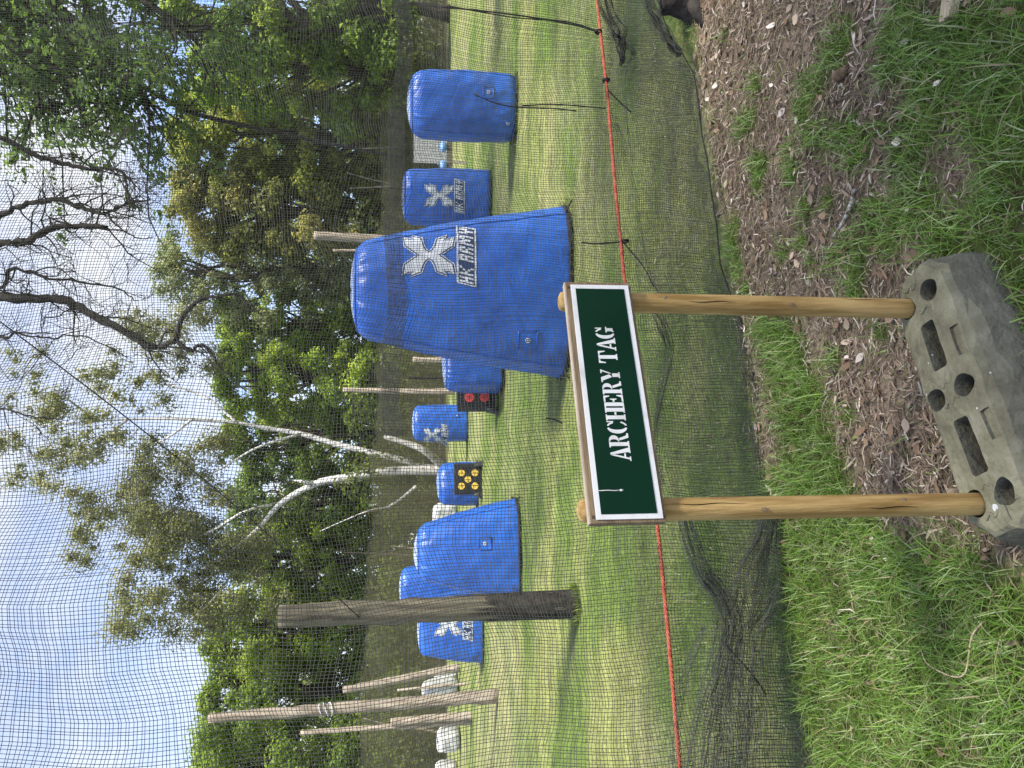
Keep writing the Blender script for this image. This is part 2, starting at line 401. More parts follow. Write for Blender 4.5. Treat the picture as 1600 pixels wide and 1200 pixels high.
def limb_path(rng, a, b, n=7, wob=0.08, sag=0.0):
    a, b = np.asarray(a, float), np.asarray(b, float)
    t = np.linspace(0, 1, n)[:, None]
    L = np.linalg.norm(b - a)
    p = a + (b - a) * t
    p[1:-1] += rng.normal(size=(n - 2, 3)) * wob * L * 0.5
    p[:, 2] += (np.sin(t[:, 0] * math.pi) * sag * L)
    return curve_pts(p, n * 2)

GREEN_D = [(0.034, 0.066, 0.012), (0.062, 0.108, 0.018), (0.105, 0.155, 0.028)]
GREEN_M = [(0.058, 0.100, 0.015), (0.105, 0.160, 0.022), (0.165, 0.210, 0.034)]
GREEN_B = [(0.070, 0.120, 0.014), (0.135, 0.200, 0.022), (0.215, 0.270, 0.040)]
OLIVE = [(0.060, 0.078, 0.020), (0.115, 0.125, 0.032), (0.185, 0.170, 0.055)]
GREY_G = [(0.070, 0.090, 0.035), (0.115, 0.135, 0.055), (0.165, 0.180, 0.085)]

def tree(name, label, px_y, px_top, hw_px, dist, pal, n_leaf, seed, low=0.16, size=0.26, clumps=84, bark='bark', dens=1.0, group='trees along the far side of the field', shell=0.3):
    rng = np.random.default_rng(seed)
    x = (600 - px_y) / F * dist * 1.01
    v = ray(px_top, px_y); z_top = H + v[2] * dist / v[1]
    hw = hw_px / F * dist
    root = thing(name, label, 'tree', (x, dist, 0), 0, group)
    mb = MB()
    tr = 0.018 * z_top + 0.06
    tp = np.array([[0, 0, -0.2], [0.15 * rng.normal(), 0.1, z_top * 0.25], [0.3 * rng.normal(), 0, z_top * 0.5], [0.3 * rng.normal(), 0, z_top * 0.72], [0.2 * rng.normal(), 0, z_top * 0.93]])
    tpts = curve_pts(tp, 16)
    mb.tube(tpts, np.linspace(tr, tr * 0.18, 16) * (1 + 0.5 * np.exp(-np.arange(16) / 0.8)), 9)
    cen, rad = [], []
    for k in range(clumps):
        h = low + (1 - low) * (k + rng.random()) / clumps
        u = (h - low) / (1 - low)
        env = hw * max(0.25, (1 - max(0.0, (u - 0.45) / 0.60) ** 2.4) ** 0.5) * (0.72 + 0.28 * min(1, u / 0.3)) * (0.85 + 0.3 * rng.random())
        a = rng.random() * 2 * math.pi; q = env * math.sqrt(0.15 + 0.85 * rng.random())
        rd = hw * (0.20 + 0.22 * rng.random())
        c = np.array([q * math.cos(a), q * math.sin(a) * 0.8, min(h * z_top, z_top - rd * 0.75)])
        cen.append(c); rad.append(rd)
        if rng.random() < 0.55:
            i = int(np.clip(15 * (h - 0.18) * rng.uniform(0.75, 1), 2, 14))
            mb.tube(limb_path(rng, tpts[i], c, 5, 0.12, 0.06), np.linspace(tr * 0.28, 0.02, 10), 5, False)
    mb.build('trunk', M[bark], root, True, fix=False)
    lv, lf, lc = cloud(rng, cen, rad, int(n_leaf * 1.45), size, np.array(pal) * 1.5 + np.array([0.035, 0.040, 0.014]), 0.78, shell)
    link('crown', mesh_np('crown', lv, lf, M['leaf'], lc), root)
    return root

tree('broadleaf_tree', 'dark green broadleaf tree at the far left of the treeline, behind the two paired poles', 1165, 296, 95, 46, GREEN_M, 19000, 1)
tree('broadleaf_tree', 'dark green tree behind the top of the tallest leaning pole', 1062, 312, 78, 49, GREEN_M, 17000, 2)
tree('broadleaf_tree', 'dark broadleaf tree directly behind the thick near pole', 965, 310, 75, 51, GREEN_M, 16000, 3)
tree('broadleaf_tree', 'mid green tree partly hidden behind the drooping birch crown', 868, 345, 75, 52, GREEN_M, 13000, 4)
tree('broadleaf_tree', 'shaded green tree behind the fork of the white birch trunk', 772, 350, 70, 53, GREEN_D, 12000, 5)
tree('broadleaf_tree', 'green tree between the birch trunks and the bright yellow green tree', 682, 345, 62, 51, GREEN_M, 12000, 6)
tree('broadleaf_tree', 'bright yellow green sunlit tree in the middle of the treeline', 592, 330, 72, 47, GREEN_B, 17000, 7)
tree('broadleaf_tree', 'green sunlit tree below the forked tip of the bare branch', 500, 335, 62, 50, GREEN_B, 13000, 8)
tree('broadleaf_tree', 'tall grey green thin crowned tree between the bright and the olive trees', 430, 235, 78, 47, GREY_G, 17000, 9, shell=0.2, size=0.2, clumps=100)
tree('broadleaf_tree', 'olive brown rounded tree standing above the large tapered bunker', 335, 262, 72, 45, [(0.085, 0.10, 0.024), (0.14, 0.145, 0.036), (0.20, 0.185, 0.055)], 25000, 10, clumps=110)
tree('broadleaf_tree', 'yellow olive tree with a rounded top beside the hanging foliage', 235, 262, 78, 44, [(0.08, 0.10, 0.018), (0.15, 0.175, 0.03), (0.22, 0.25, 0.04)], 25000, 11, clumps=110)
tree('broadleaf_tree', 'bright green tree behind the upright cylinder bunker on the right', 130, 300, 80, 40, GREEN_B, 20000, 12)
tree('broadleaf_tree', 'green tree at the far right end of the treeline', 30, 240, 90, 36, GREEN_M, 17000, 13)

def stuff_cloud(name, label, cat, seed, n, fx, size, pal, squash=0.8):
    rng = np.random.default_rng(seed)
    cen, rad = fx(rng)
    v, f, c = cloud(rng, cen, rad, n, size, pal, squash, 0.4)
    o = link(name, mesh_np(name, v, f, M['leaf'], c))
    return tag(o, label, cat, kind='stuff')
def f_under(rng):
    k = 330
    x = rng.uniform(-34, 34, k); r = rng.uniform(0.8, 2.1, k)
    return np.stack([x, 42.5 + rng.random(k) * 8 - 0.06 * np.abs(x), r * rng.uniform(0.5, 2.6, k)], -1), r
stuff_cloud('undergrowth', 'dark bushes and saplings massed under the trees behind the far net', 'undergrowth', 21, 52000, f_under, 0.33, [(0.06, 0.09, 0.02), (0.10, 0.135, 0.028), (0.15, 0.17, 0.042)])
def f_back(rng):
    k = 560
    x = rng.uniform(-60, 60, k); r = rng.uniform(1.8, 3.4, k)
    return np.stack([x, rng.uniform(60, 74, k), 17 * rng.random(k) ** 1.35], -1), r
stuff_cloud('treeline', 'far mass of dim green woodland behind the nearer trees', 'woodland', 22, 60000, f_back, 0.68, [(0.085, 0.12, 0.028), (0.12, 0.16, 0.036), (0.17, 0.20, 0.05)])

# multi-stemmed birch behind the far net
rng = np.random.default_rng(77)
BD = 42.0
def bpt(x, y, dd=0.0):
    p = at(x, y, BD + dd) ; return p
broot_w = gz(690, 735); broot = np.array([at(700, 735, BD)[0], at(700, 735, BD)[1], 0.0])
birch = thing('birch_tree', 'white trunked birch with several leaning stems and a drooping crown', 'tree', broot)
def bpath(pp, n, dd): return curve_pts([np.array([0, 0, -0.1])] + [bpt(a, b, dd) - broot for a, b in pp], n)
stems = [([(655, 735), (590, 738), (530, 748), (495, 755), (440, 785), (400, 830), (350, 870), (300, 905), (250, 940)], 0.31, 0.04, 0),
         ([(655, 730), (640, 722), (600, 712), (530, 695), (470, 678), (410, 668), (370, 660), (300, 655), (200, 655), (100, 662), (10, 668)], 0.25, 0.03, 1.5),
         ([(665, 705), (640, 694), (600, 682)], 0.27, 0.12, -1.0), ]
for pp, r0, r1, dd in stems:
    mb = MB(); k = len(pp) * 4
    mb.tube(bpath(pp, k, dd), np.linspace(r0, r1, k), 9, True, 0.15, 5); mb.build('stem', M['birch'], birch, True, fix=False)
mb = MB()
forks = [[(495, 755), (470, 752), (455, 750)], [(650, 760), (610, 790), (570, 800), (500, 830)], [(440, 785), (380, 800), (330, 830), (270, 850), (210, 860)],
         [(400, 830), (360, 900), (320, 950), (270, 985)], [(470, 678), (400, 700), (330, 740), (260, 760)], [(300, 655), (250, 690), (190, 700)], [(370, 660), (320, 620), (260, 600), (220, 590)],
         [(200, 655), (150, 690), (90, 710)], [(150, 658), (100, 620), (60, 600)], [(350, 870), (300, 840), (230, 830), (150, 820)]]
for k, pp in enumerate(forks):
    p = curve_pts([bpt(a, b, rng.normal() * 0.8) - broot for a, b in pp], 12)
    mb.tube(p, np.linspace(0.14 if k == 0 else 0.09, 0.02, 12), 6)
mb.build('branch', M['birch'], birch, True, fix=False)
cen, rad = [], []
def crown_px(n, x0, x1, y0, y1, r0, r1):
    for _ in range(n):
        p = bpt(rng.uniform(x0, x1), rng.uniform(y0, y1), rng.normal() * 1.4)
        cen.append(p - broot); rad.append(rng.uniform(r0, r1))
crown_px(60, 180, 340, 800, 990, 0.6, 1.5)
crown_px(26, 105, 240, 760, 880, 0.6, 1.3)
crown_px(46, 200, 360, 680, 850, 0.6, 1.5)
crown_px(30, 300, 450, 800, 960, 0.6, 1.4)
crown_px(22, 0, 130, 630, 770, 0.5, 1.1)
crown_px(30, 60, 260, 580, 730, 0.5, 1.2)
crown_px(20, 150, 300, 480, 610, 0.45, 1.1)
crown_px(16, 230, 340, 440, 580, 0.5, 1.1)
crown_px(10, 0, 80, 540, 640, 0.4, 0.8)
v, f, c = cloud(rng, cen, rad, 64000, 0.17, [(0.140, 0.160, 0.055), (0.190, 0.205, 0.075), (0.25, 0.255, 0.105)], 1.2, 0.0, 0.6)
link('crown', mesh_np('crown', v, f, M['leaf'], c), birch)

# ------------------------------------------------------------------ leafy tree whose boughs hang in at the right
rng = np.random.default_rng(91)
oak = thing('leafy_tree', 'dark leafy tree whose boughs hang into the upper right corner', 'tree', (9.6, 12.0, 0))
oo = np.array([9.6, 12.0, 0])
mb = MB()
otr = curve_pts([(0, 0, -0.2), (0.1, 0, 3), (-0.2, 0.1, 6), (0.1, 0, 9), (0, 0, 12)], 18)
mb.tube(otr, np.linspace(0.42, 0.10, 18), 10, True, 0.12, 3)
mb.build('trunk', M['dark_bark'], oak, True, fix=False)
cen, rad = [], []
mb = MB()
bough = [[(-40, -120), (60, -20), (140, 60), (200, 120), (240, 165)], [(-60, -60), (20, 60), (90, 110), (150, 150), (190, 185)], [(60, -150), (170, -40), (280, 40), (330, 90)],
         [(-90, 20), (-20, 100), (40, 140), (80, 170)], [(-60, -100), (-10, 10), (50, 50), (110, 80)],
         [(-80, -40), (10, 20), (110, 30), (200, 60), (270, 100)]]
for k, pp in enumerate(bough):
    dep = 11.0 + rng.uniform(-1.2, 1.8)
    pts = [otr[int(5 + rng.random() * 8)] + 0 * oo] + [at(a, b, dep + 0.25 * j * rng.normal()) - oo for j, (a, b) in enumerate(pp)]
    p = curve_pts(pts, 26)
    mb.tube(p, np.linspace(0.11, 0.012, 26), 6)
    if k == 0:
        mb.tube(curve_pts([at(a, b, 11.5) - oo for a, b in ((100, 60), (200, 120), (290, 172), (400, 200), (520, 225), (625, 246))], 30), np.linspace(0.05, 0.02, 30), 6)
    for j in range(6, 26):
        for _ in range(3):
            tip = p[j] + rng.normal(size=3) * np.array([0.75, 0.75, 0.55]) + np.array([-0.25, 0, -0.25])
            mb.tube(limb_path(rng, p[j], tip, 4, 0.1), np.linspace(0.02, 0.006, 8), 4, False)
            for w in (0.55, 0.8, 1.0):
                cen.append(p[j] + (tip - p[j]) * w); rad.append(rng.uniform(0.16, 0.34))
mb.build('bough', M['dark_bark'], oak, True, fix=False)
for _ in range(60):
    cen.append(otr[rng.integers(9, 18)] + rng.normal(size=3) * np.array([1.6, 1.6, 1.2])); rad.append(rng.uniform(0.4, 0.8))
v, f, c = cloud(rng, cen, rad, 24000, 0.088, [(0.040, 0.085, 0.018), (0.070, 0.130, 0.024), (0.120, 0.185, 0.036)], 0.8, 0.1, 0.6)
link('crown', mesh_np('crown', v, f, M['leaf'], c), oak)

# ------------------------------------------------------------------ bare tree over the path: its limbs reach in from above
rng = np.random.default_rng(101)
bare_o = np.array([6.3, 2.5, 0.0])
bare = thing('bare_limbed_tree', 'dark tree with crooked bare limbs reaching down from above, its leafy crown unseen', 'tree', bare_o)
mb = MB()
btr = curve_pts([(0, 0, -0.2), (0.1, 0.1, 2.5), (-0.2, 0.2, 5), (-0.1, 0.3, 7.5), (0.1, 0.2, 10)], 20)
mb.tube(btr, np.linspace(0.40, 0.12, 20), 10, True, 0.12, 3)
mb.build('trunk', M['dark_bark'], bare, True, fix=False)
mb = MB()
def px(r): return r / F * 0.74
limbs = [([(-90, 430), (0, 463), (90, 467), (130, 485), (200, 520), (240, 543), (275, 531)], 11, 5.5, 7.0, True),
         ([(275, 531), (285, 495), (310, 472), (345, 462), (372, 460), (390, 480), (408, 492)], 5.5, 2.0, 7.0, False),
         ([(275, 531), (295, 547), (315, 540), (335, 560), (345, 575), (385, 612)], 5.0, 1.3, 7.0, False),
         ([(-90, 400), (0, 380), (45, 375), (75, 358), (110, 353), (168, 356)], 8, 6.0, 7.4, True),
         ([(-90, 350), (0, 335), (40, 320), (90, 312), (115, 320), (140, 330), (168, 332), (185, 322), (235, 312)], 6, 2.0, 7.8, True),
         ([(168, 332), (180, 350), (215, 372), (240, 370)], 2.2, 1.0, 7.8, False),
         ([(-80, 180), (0, 215), (60, 243), (105, 257), (150, 263), (190, 268), (198, 295), (205, 318)], 6, 2.0, 7.6, True),
         ([(-60, 420), (20, 420), (60, 430), (120, 440), (180, 450), (215, 470)], 4, 1.2, 7.3, True),
         ([(-60, 480), (30, 520), (80, 528), (130, 525), (200, 560)], 3, 1.0, 7.2, True),
         ([(-60, 640), (0, 638), (50, 650), (95, 655)], 3, 1.0, 7.0, True)]
twigs = []
def grow(p0, d0, L, r, level):
    n = 6
    pts = [p0]; d = d0 / np.linalg.norm(d0)
    for _ in range(n):
        d = d + rng.normal(size=3) * 0.28 + np.array([0, 0, -0.03]); d /= np.linalg.norm(d)
        pts.append(pts[-1] + d * L / n)
    pts = np.array(pts)
    mb.tube(pts, np.linspace(r, max(r * 0.4, 0.0022), n + 1), 4, False)
    if level > 0:
        for _ in range(3 if level > 1 else 2):
            j = rng.integers(1, n + 1)
            grow(pts[j], d * 0.6 + rng.normal(size=3) * 0.7, L * rng.uniform(0.45, 0.7), max(r * 0.55, 0.0025), level - 1)
for pp, r0, r1, dep, root in limbs:
    pw = [at(a, b, dep) - bare_o for a, b in pp]
    if root:
        pw = [btr[13] + rng.normal(size=3) * 0.25, (btr[13] + pw[0]) / 2 + np.array([0, 0, 0.8])] + pw
    k = len(pw) * 5
    p = curve_pts(pw, k)
    rr = np.interp(np.linspace(0, 1, k), [0, 0.35, 1], [px(r0) * dep * 1.6, px(r0) * dep, px(r1) * dep]) if root else np.linspace(px(r0) * dep, px(r1) * dep, k)
    p[k // 4:-1] += rng.normal(size=(k - k // 4 - 1, 3)) * px(1.6) * dep
    mb.tube(p, rr, 7, True, 0.35, 9)
    for j in range(k // 3, k, 2 if root else 3):
        if root or rng.random() < 0.4:
            d = p[min(j + 1, k - 1)] - p[j - 1]; d /= np.linalg.norm(d) + 1e-9
            grow(p[j], d * 0.7 + rng.normal(size=3) * 0.8, rng.uniform(0.25, 0.75) * (1.0 if root else 0.28), min(px(2.2) * dep, rr[j] * 0.55), 2 if root else 1)
mb.build('limb', M['dark_bark'], bare, True, fix=False)
cen, rad = [], []
for _ in range(170):
    a = rng.random() * 6.283; q = 3.1 * math.sqrt(rng.random())
    cen.append(np.array([q * 1.2 * math.cos(a) - 2.3, q * math.sin(a) * 1.05 - 4.5 + 0.25 * q * math.cos(a), 7.2 + rng.normal() * 0.9])); rad.append(rng.uniform(0.4, 0.8))
v, f, c = cloud(rng, cen, rad, 11500, 0.16, GREEN_D, 0.7, 0.2)  # leafy crown added out of view to shade the foreground
link('crown', mesh_np('crown', v, f, M['leaf'], c), bare)

# ------------------------------------------------------------------ far net across the end of the field
def far_net_mat():
    m, n, l, b = base_mat('far_netting', 0.8, 0.1)
    tc = n.new('ShaderNodeTexCoord'); mp = n.new('ShaderNodeMapping'); mp.inputs['Scale'].default_value = (1.0, 1, 0.25)
    t = n.new('ShaderNodeTexNoise'); t.inputs['Scale'].default_value = 1.3; t.inputs['Detail'].default_value = 6
    r = n.new('ShaderNodeMapRange'); r.inputs['From Min'].default_value, r.inputs['From Max'].default_value = 0.3, 0.7
    r.inputs['To Min'].default_value, r.inputs['To Max'].default_value = 0.26, 0.52
    l.new(tc.outputs['Object'], mp.inputs['Vector']); l.new(mp.outputs['Vector'], t.inputs['Vector']); l.new(t.outputs['Fac'], r.inputs['Value'])
    b.inputs['Base Color'].default_value = (0.140, 0.130, 0.070, 1)
    tr = n.new('ShaderNodeBsdfTransparent'); mx = n.new('ShaderNodeMixShader')
    l.new(r.outputs['Result'], mx.inputs['Fac']); l.new(tr.outputs['BSDF'], mx.inputs[1]); l.new(b.outputs['BSDF'], mx.inputs[2])
    l.new(mx.outputs['Shader'], n['Material Output'].inputs['Surface'])
    return m
fn = thing('boundary_net', 'brown see-through boundary net hung across the far end of the field', 'net', (0, 39.0, 0))
nx_, nz_ = 160, 18
xs = np.linspace(-34, 32, nx_)
def fn_top(x): return np.interp(x, [-34, -20, 0, 12, 32], [5.4, 4.7, 3.75, 3.5, 3.4]) + 0.10 * np.sin(x * 1.1) + 0.06 * np.sin(x * 2.7)
tt = np.linspace(0, 1, nz_)
Xn, Tn = np.meshgrid(xs, tt)
Zn = Tn * fn_top(Xn) - 0.05
Yn = 0.12 * np.sin(Xn * 2.1 + 0.5 * np.sin(Tn * 3)) * (1 - 0.4 * Tn) + 0.05 * np.sin(Xn * 6.3)
ii = np.arange(nx_ * nz_).reshape(nz_, nx_)
link('netting', mesh_np('netting', np.stack([Xn, Yn, Zn], -1).reshape(-1, 3), np.stack([ii[:-1, :-1], ii[:-1, 1:], ii[1:, 1:], ii[1:, :-1]], -1).reshape(-1, 4), far_net_mat(), None, True), fn)
mb = MB(); mb.tube(np.stack([xs, 0.12 * np.sin(xs * 2.1) * 0.6, fn_top(xs) - 0.04], -1), 0.016, 5); mb.build('top_cord', M['cord'], fn, True)

rng = np.random.default_rng(222)
for k in range(12):
    sxp, syd = rng.uniform(-24, 22), rng.uniform(40.2, 43.5)
    sap = thing('sapling', 'thin bare sapling trunk in the murk behind the far net', 'sapling', (sxp, syd, 0), 0, 'sapling trunks behind the far net')
    hh_ = rng.uniform(2.5, 6.0); ln = rng.normal() * 0.08
    mb = MB(); mb.tube(curve_pts([(0, 0, -0.1), (ln * hh_ * 0.4 + 0.06 * rng.normal(), 0, hh_ * 0.4), (ln * hh_ * 0.8, 0, hh_ * 0.75), (ln * hh_ * 1.2, 0, hh_)], 10), np.linspace(rng.uniform(0.05, 0.13), 0.02, 10), 7)
    mb.build('trunk', M['wood_grey' if k % 3 else 'bark'], sap, True, fix=False)
    mb = MB(); b0 = np.array([ln * hh_ * 0.6, 0, hh_ * 0.55]); mb.tube(limb_path(rng, b0, b0 + np.array([rng.normal() * 0.7, 0.1, 0.8]), 4), np.linspace(0.03, 0.01, 8), 5); mb.build('branch', M['bark'], sap, True, fix=False)

# ------------------------------------------------------------------ inflatable bunkers
def sgnpow(c, e): return np.sign(c) * np.abs(c) ** e
FOOT = []
class Bunker:
    def __init__(self, h, wb, wt, e=2.6, db=None, dt=None, seed=1, dome=0.05, rt=0.13, rb=0.06):
        self.rb = rb
        self.h, self.wb, self.wt, self.e = h, wb, wt, e
        self.db, self.dt = db or wb, dt or wt
        self.dome, self.rt, self.seed = dome, rt, seed
        self.rng = np.random.default_rng(seed); self.ph = self.rng.random(12) * 6.28
    def width(self, z):
        t = np.clip(z / self.h, 0, 1)
        bul = 0.035 * np.sin(math.pi * t)
        rt = self.rt; zt = np.clip((z - (self.h - rt)) / rt, 0, 1); rbm = self.rb; zb = np.clip((rbm - z) / rbm, 0, 1)
        rnd = 0.75 * rt * (1 - np.sqrt(np.clip(1 - zt ** 2, 0, 1))) + rbm * 0.8 * (1 - np.sqrt(np.clip(1 - zb ** 2, 0, 1)))
        return (self.wb + (self.wt - self.wb) * t + bul - rnd), (self.db + (self.dt - self.db) * t + bul - rnd)
    def wrinkle(self, x, y, z):
        p = self.ph
        a = np.arctan2(y, x)
        top = np.exp(-np.abs(self.h - self.rt * 0.6 - z) / 0.09); bot = np.exp(-z / 0.17)
        w = 0.014 * top * np.sin(a * 31 + 2 * np.sin(a * 7 + p[0])) * np.sin(a * 3 + p[1])
        w = w + 0.017 * bot * np.sin(a * 23 + 2 * np.sin(a * 5 + p[2])) * (0.4 + 0.6 * np.sin(a * 4 + p[3]) ** 2)
        w = w + 0.006 * np.sin(a * 5 + z * 5.1 + p[4]) * np.sin(z * 7.7 + a * 3 + p[5]) + 0.0035 * np.sin(a * 13 + z * 17 + p[6]) * np.sin(z * 9 - a * 6 + p[7])
        return w
    def ring(self, z, n):
        a = np.linspace(0, 2 * math.pi, n, endpoint=False)
        wx, wy = self.width(np.full(n, z))
        x, y = wx * sgnpow(np.cos(a), 2 / self.e), wy * sgnpow(np.sin(a), 2 / self.e)
        k = 1 + self.wrinkle(x, y, np.full(n, z)) / np.maximum(np.hypot(x, y), 0.05)
        return np.stack([x * k, y * k, np.full(n, z)], -1)
    def front(self, lx, lz, off):
        lx = np.asarray(lx, float); lz = np.asarray(lz, float)
        wx, wy = self.width(lz)
        q = np.clip(1 - np.abs(lx / wx) ** self.e, 0, 1) ** (1 / self.e)
        y = -wy * q
        k = 1 + self.wrinkle(lx, y, lz) / np.hypot(lx, y)
        return np.stack([lx * k, y * k - off, lz], -1)
    def place(self, loc, rz, label, group='blue inflatable bunkers on the field'):
        n = 112
        root = thing('inflatable_bunker', label, 'bunker', loc, rz, group)
        self.root = root
        zs = np.concatenate([self.h - self.rt + self.rt * np.linspace(0, 0.985, 9)])
        zz = np.concatenate([self.rb * np.array([0, 0.08, 0.25, 0.5, 0.8]), np.linspace(self.rb, self.h - self.rt * 1.02, 40), zs[1:]])
        rings = np.array([self.ring(z, n) for z in zz])
        i = np.arange(len(zz) * n).reshape(len(zz), n)
        q = np.stack([i[:-1], np.roll(i[:-1], -1, 1), np.roll(i[1:], -1, 1), i[1:]], -1).reshape(-1, 4)
        link('side_panel', mesh_np('side_panel', rings.reshape(-1, 3), q, M['blue'], None, True), root)
        last = rings[-1]; caps = []
        for s in (1.0, 0.93, 0.82, 0.66, 0.45, 0.22, 0.02):
            r_ = last * np.array([s, s, 1]); r_[:, 2] = last[:, 2] + self.dome * (1 - s ** 2) + 0.006 * np.sin(np.arange(n) / n * 2 * math.pi * 9 + self.ph[8]) * (1 - s) * s * 3
            caps.append(r_)
        caps = np.array(caps); j = np.arange(caps.shape[0] * n).reshape(-1, n)
        q = np.stack([j[:-1], np.roll(j[:-1], -1, 1), np.roll(j[1:], -1, 1), j[1:]], -1).reshape(-1, 4)
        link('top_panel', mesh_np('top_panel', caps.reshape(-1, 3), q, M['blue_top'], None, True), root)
        for zz_, nm in ((self.h - self.rt * 0.15, 'top_seam'), (0.035, 'base_seam')):
            r_ = self.ring(zz_, n); r_ = np.vstack([r_, r_[:2]]); c_ = r_ * np.array([1.003, 1.003, 1])
            mb = MB(); mb.tube(c_, 0.009 if nm == 'top_seam' else 0.022, 6, False); mb.build(nm, M['blue_seam' if nm == 'top_seam' else 'black_foam'], root, True, fix=False)
        for aa in (0.62, 2.52, 3.76, 5.66):
            zl = np.linspace(0.05, self.h - self.rt * 0.2, 26)
            ia = int(round(aa / (2 * math.pi) * n)) % n
            ps = np.array([self.ring(z_, n)[ia] for z_ in zl])
            mb = MB(); mb.tube(ps * np.array([1.004, 1.004, 1]), 0.007, 5, False); mb.build('panel_seam', M['blue_seam'], root, True, fix=False)
            p0 = ps[0] * np.array([1.02, 1.02, 1]); dr = np.array([p0[0], p0[1], 0]) / np.hypot(p0[0], p0[1])
            mb = MB(); mb.tube([p0, p0 + dr * 0.05 + np.array([0, 0, -0.01]), p0 + dr * 0.13 + np.array([0, 0, -0.045])], 0.008, 5); mb.build('tie_down_strap', M['black_foam'], root, True, fix=False)
        FOOT.append((self, loc, rz))
        return root
    def decal(self, name, polys, cx, cz, sx, sz, mat, off, shear=0.0, cuts=6):
        bm = bmesh.new()
        for poly in polys:
            vs = [bm.verts.new((x + shear * y, y, 0)) for x, y in poly]
            tr = tessellate_polygon([[Vector((x, y, 0)) for x, y in poly]])
            for t in tr:
                try: bm.faces.new([vs[k] for k in t])
                except ValueError: pass
        bmesh.ops.remove_doubles(bm, verts=bm.verts, dist=0.001)
        bmesh.ops.subdivide_edges(bm, edges=bm.edges[:], cuts=cuts, use_grid_fill=True)
        bmesh.ops.recalc_face_normals(bm, faces=bm.faces)
        me = bpy.data.meshes.new(name); bm.to_mesh(me); bm.free()
        co = np.empty(len(me.vertices) * 3); me.vertices.foreach_get('co', co); co = co.reshape(-1, 3)
        p = self.front(cx + co[:, 0] * sx, cz + co[:, 1] * sz, off)
        me.vertices.foreach_set('co', p.astype(np.float32).ravel()); me.materials.append(mat); me.update()
        return link(name, me, self.root)
    def logo(self, cx, cz, w):
        for k, (mat, g) in enumerate(((M['logo'], 0.095), (M['logo_dark'], 0.050), (M['logo'], 0.0))):
            self.decal('cross_emblem', [grown(XPOLY, g)], cx, cz, w / 2, 0.62 * w, mat, 0.006 + 0.0022 * k)
        for nm, pl_, mat, off in [('letter_outline', WORDBACK, M['logo'], 0.006), ('letter_outline', WORDDARK, M['logo_dark'], 0.0082)] + [('letter', lt, M['logo'], 0.0104) for lt in WORD]:
            self.decal(nm, pl_, cx, cz - 0.92 * w, w * 0.68, w * 0.17, mat, off, 0.06, 2 if nm == 'letter' else 18)
    def valve(self, cx, cz, s=0.15):
        vp = self.decal('valve_patch', [[(-1, -1), (1, -1), (1, 1), (-1, 1)]], cx, cz, s / 2, s / 2, M['blue'], 0.007)
        mb = MB()
        for a, b in (((-1, -1), (1, -1)), ((1, -1), (1, 1)), ((-1, 1), (1, 1)), ((-1, -1), (-1, 1))):
            t = np.linspace(0, 1, 6)
            mb.tube(self.front(cx + (a[0] + (b[0] - a[0]) * t) * s / 2, cz + (a[1] + (b[1] - a[1]) * t) * s / 2, 0.009), 0.006, 5)
        mb.build('patch_edge', M['blue_seam'], vp, True)
        a = np.linspace(0, 2 * math.pi, 15)
        mb = MB(); mb.tube(self.front(cx + 0.020 * np.cos(a), cz + 0.020 * np.sin(a), 0.012), 0.006, 6, False)
        c = self.front(np.array([cx]), np.array([cz]), 0.0)[0]
        mb.tube([c, c + np.array([0, -0.016, 0])], [0.012, 0.008], 10)
        mb.build('valve', M['logo'], vp, True)

_arm = [(0.15, 0.0), (0.27, 0.15), (0.50, 0.26), (0.82, 0.33), (1.0, 0.72), (0.80, 0.58), (0.82, 0.80), (0.97, 1.0), (0.48, 0.93), (0.27, 0.68), (0.12, 0.52), (0.05, 0.34)]
XPOLY = _arm[:-1] + [(0.0, 0.36)] + [(-x, y) for x, y in _arm[::-1][1:-1]] + [(-0.15, 0.0)] + [(-x * 0.96, -y) for x, y in _arm[1:-1]] + [(0.0, -0.36)] + [(x * 0.96, -y) for x, y in _arm[::-1][1:-1]]
def grown(poly, g):
    p = np.array(poly); n = len(p)
    t = np.roll(p, -1, 0) - np.roll(p, 1, 0); t /= np.linalg.norm(t, axis=1)[:, None] + 1e-9
    nr = np.stack([t[:, 1], -t[:, 0]], -1)
    return [tuple(q) for q in p + nr * g]
_GL = {'H': ['101', '101', '111', '101', '101'], 'K': ['1001', '1010', '1100', '1010', '1001'], 'A': ['111', '101', '111', '101', '101'], 'R': ['111', '101', '110', '101', '101'], 'M': ['11011', '11111', '10101', '10101', '10001'], 'Y': ['101', '101', '111', '010', '010']}
def block_word(s):
    words, out, x = [], [], 0.0
    cells = sum((len(_GL[c][0]) + 1 if c != ' ' else 2) for c in s) - 1
    for c in s:
        if c == ' ': x += 2; continue
        g = _GL[c]
        for r_, row in enumerate(g):
            k = 0
            while k < len(row):
                if row[k] == '1':
                    e = k
                    while e < len(row) and row[e] == '1': e += 1
                    y1, y0 = 1 - 2 * r_ / 5, 1 - 2 * (r_ + 1) / 5
                    out.append([((x + a) / cells * 2 - 1, b) for a, b in ((k, y0), (e, y0), (e, y1), (k, y1))])
                    k = e
                else: k += 1
        x += len(g[0]) + 1
        words.append(out); out = []
    return words
WORD = block_word('HK ARMY')
WORDDARK = [[(-1.03, -1.14), (1.03, -1.14), (1.03, 1.14), (-1.03, 1.14)]]
WORDBACK = [[(-1.08, -1.42), (1.08, -1.42), (1.08, 1.42), (-1.08, 1.42)]]

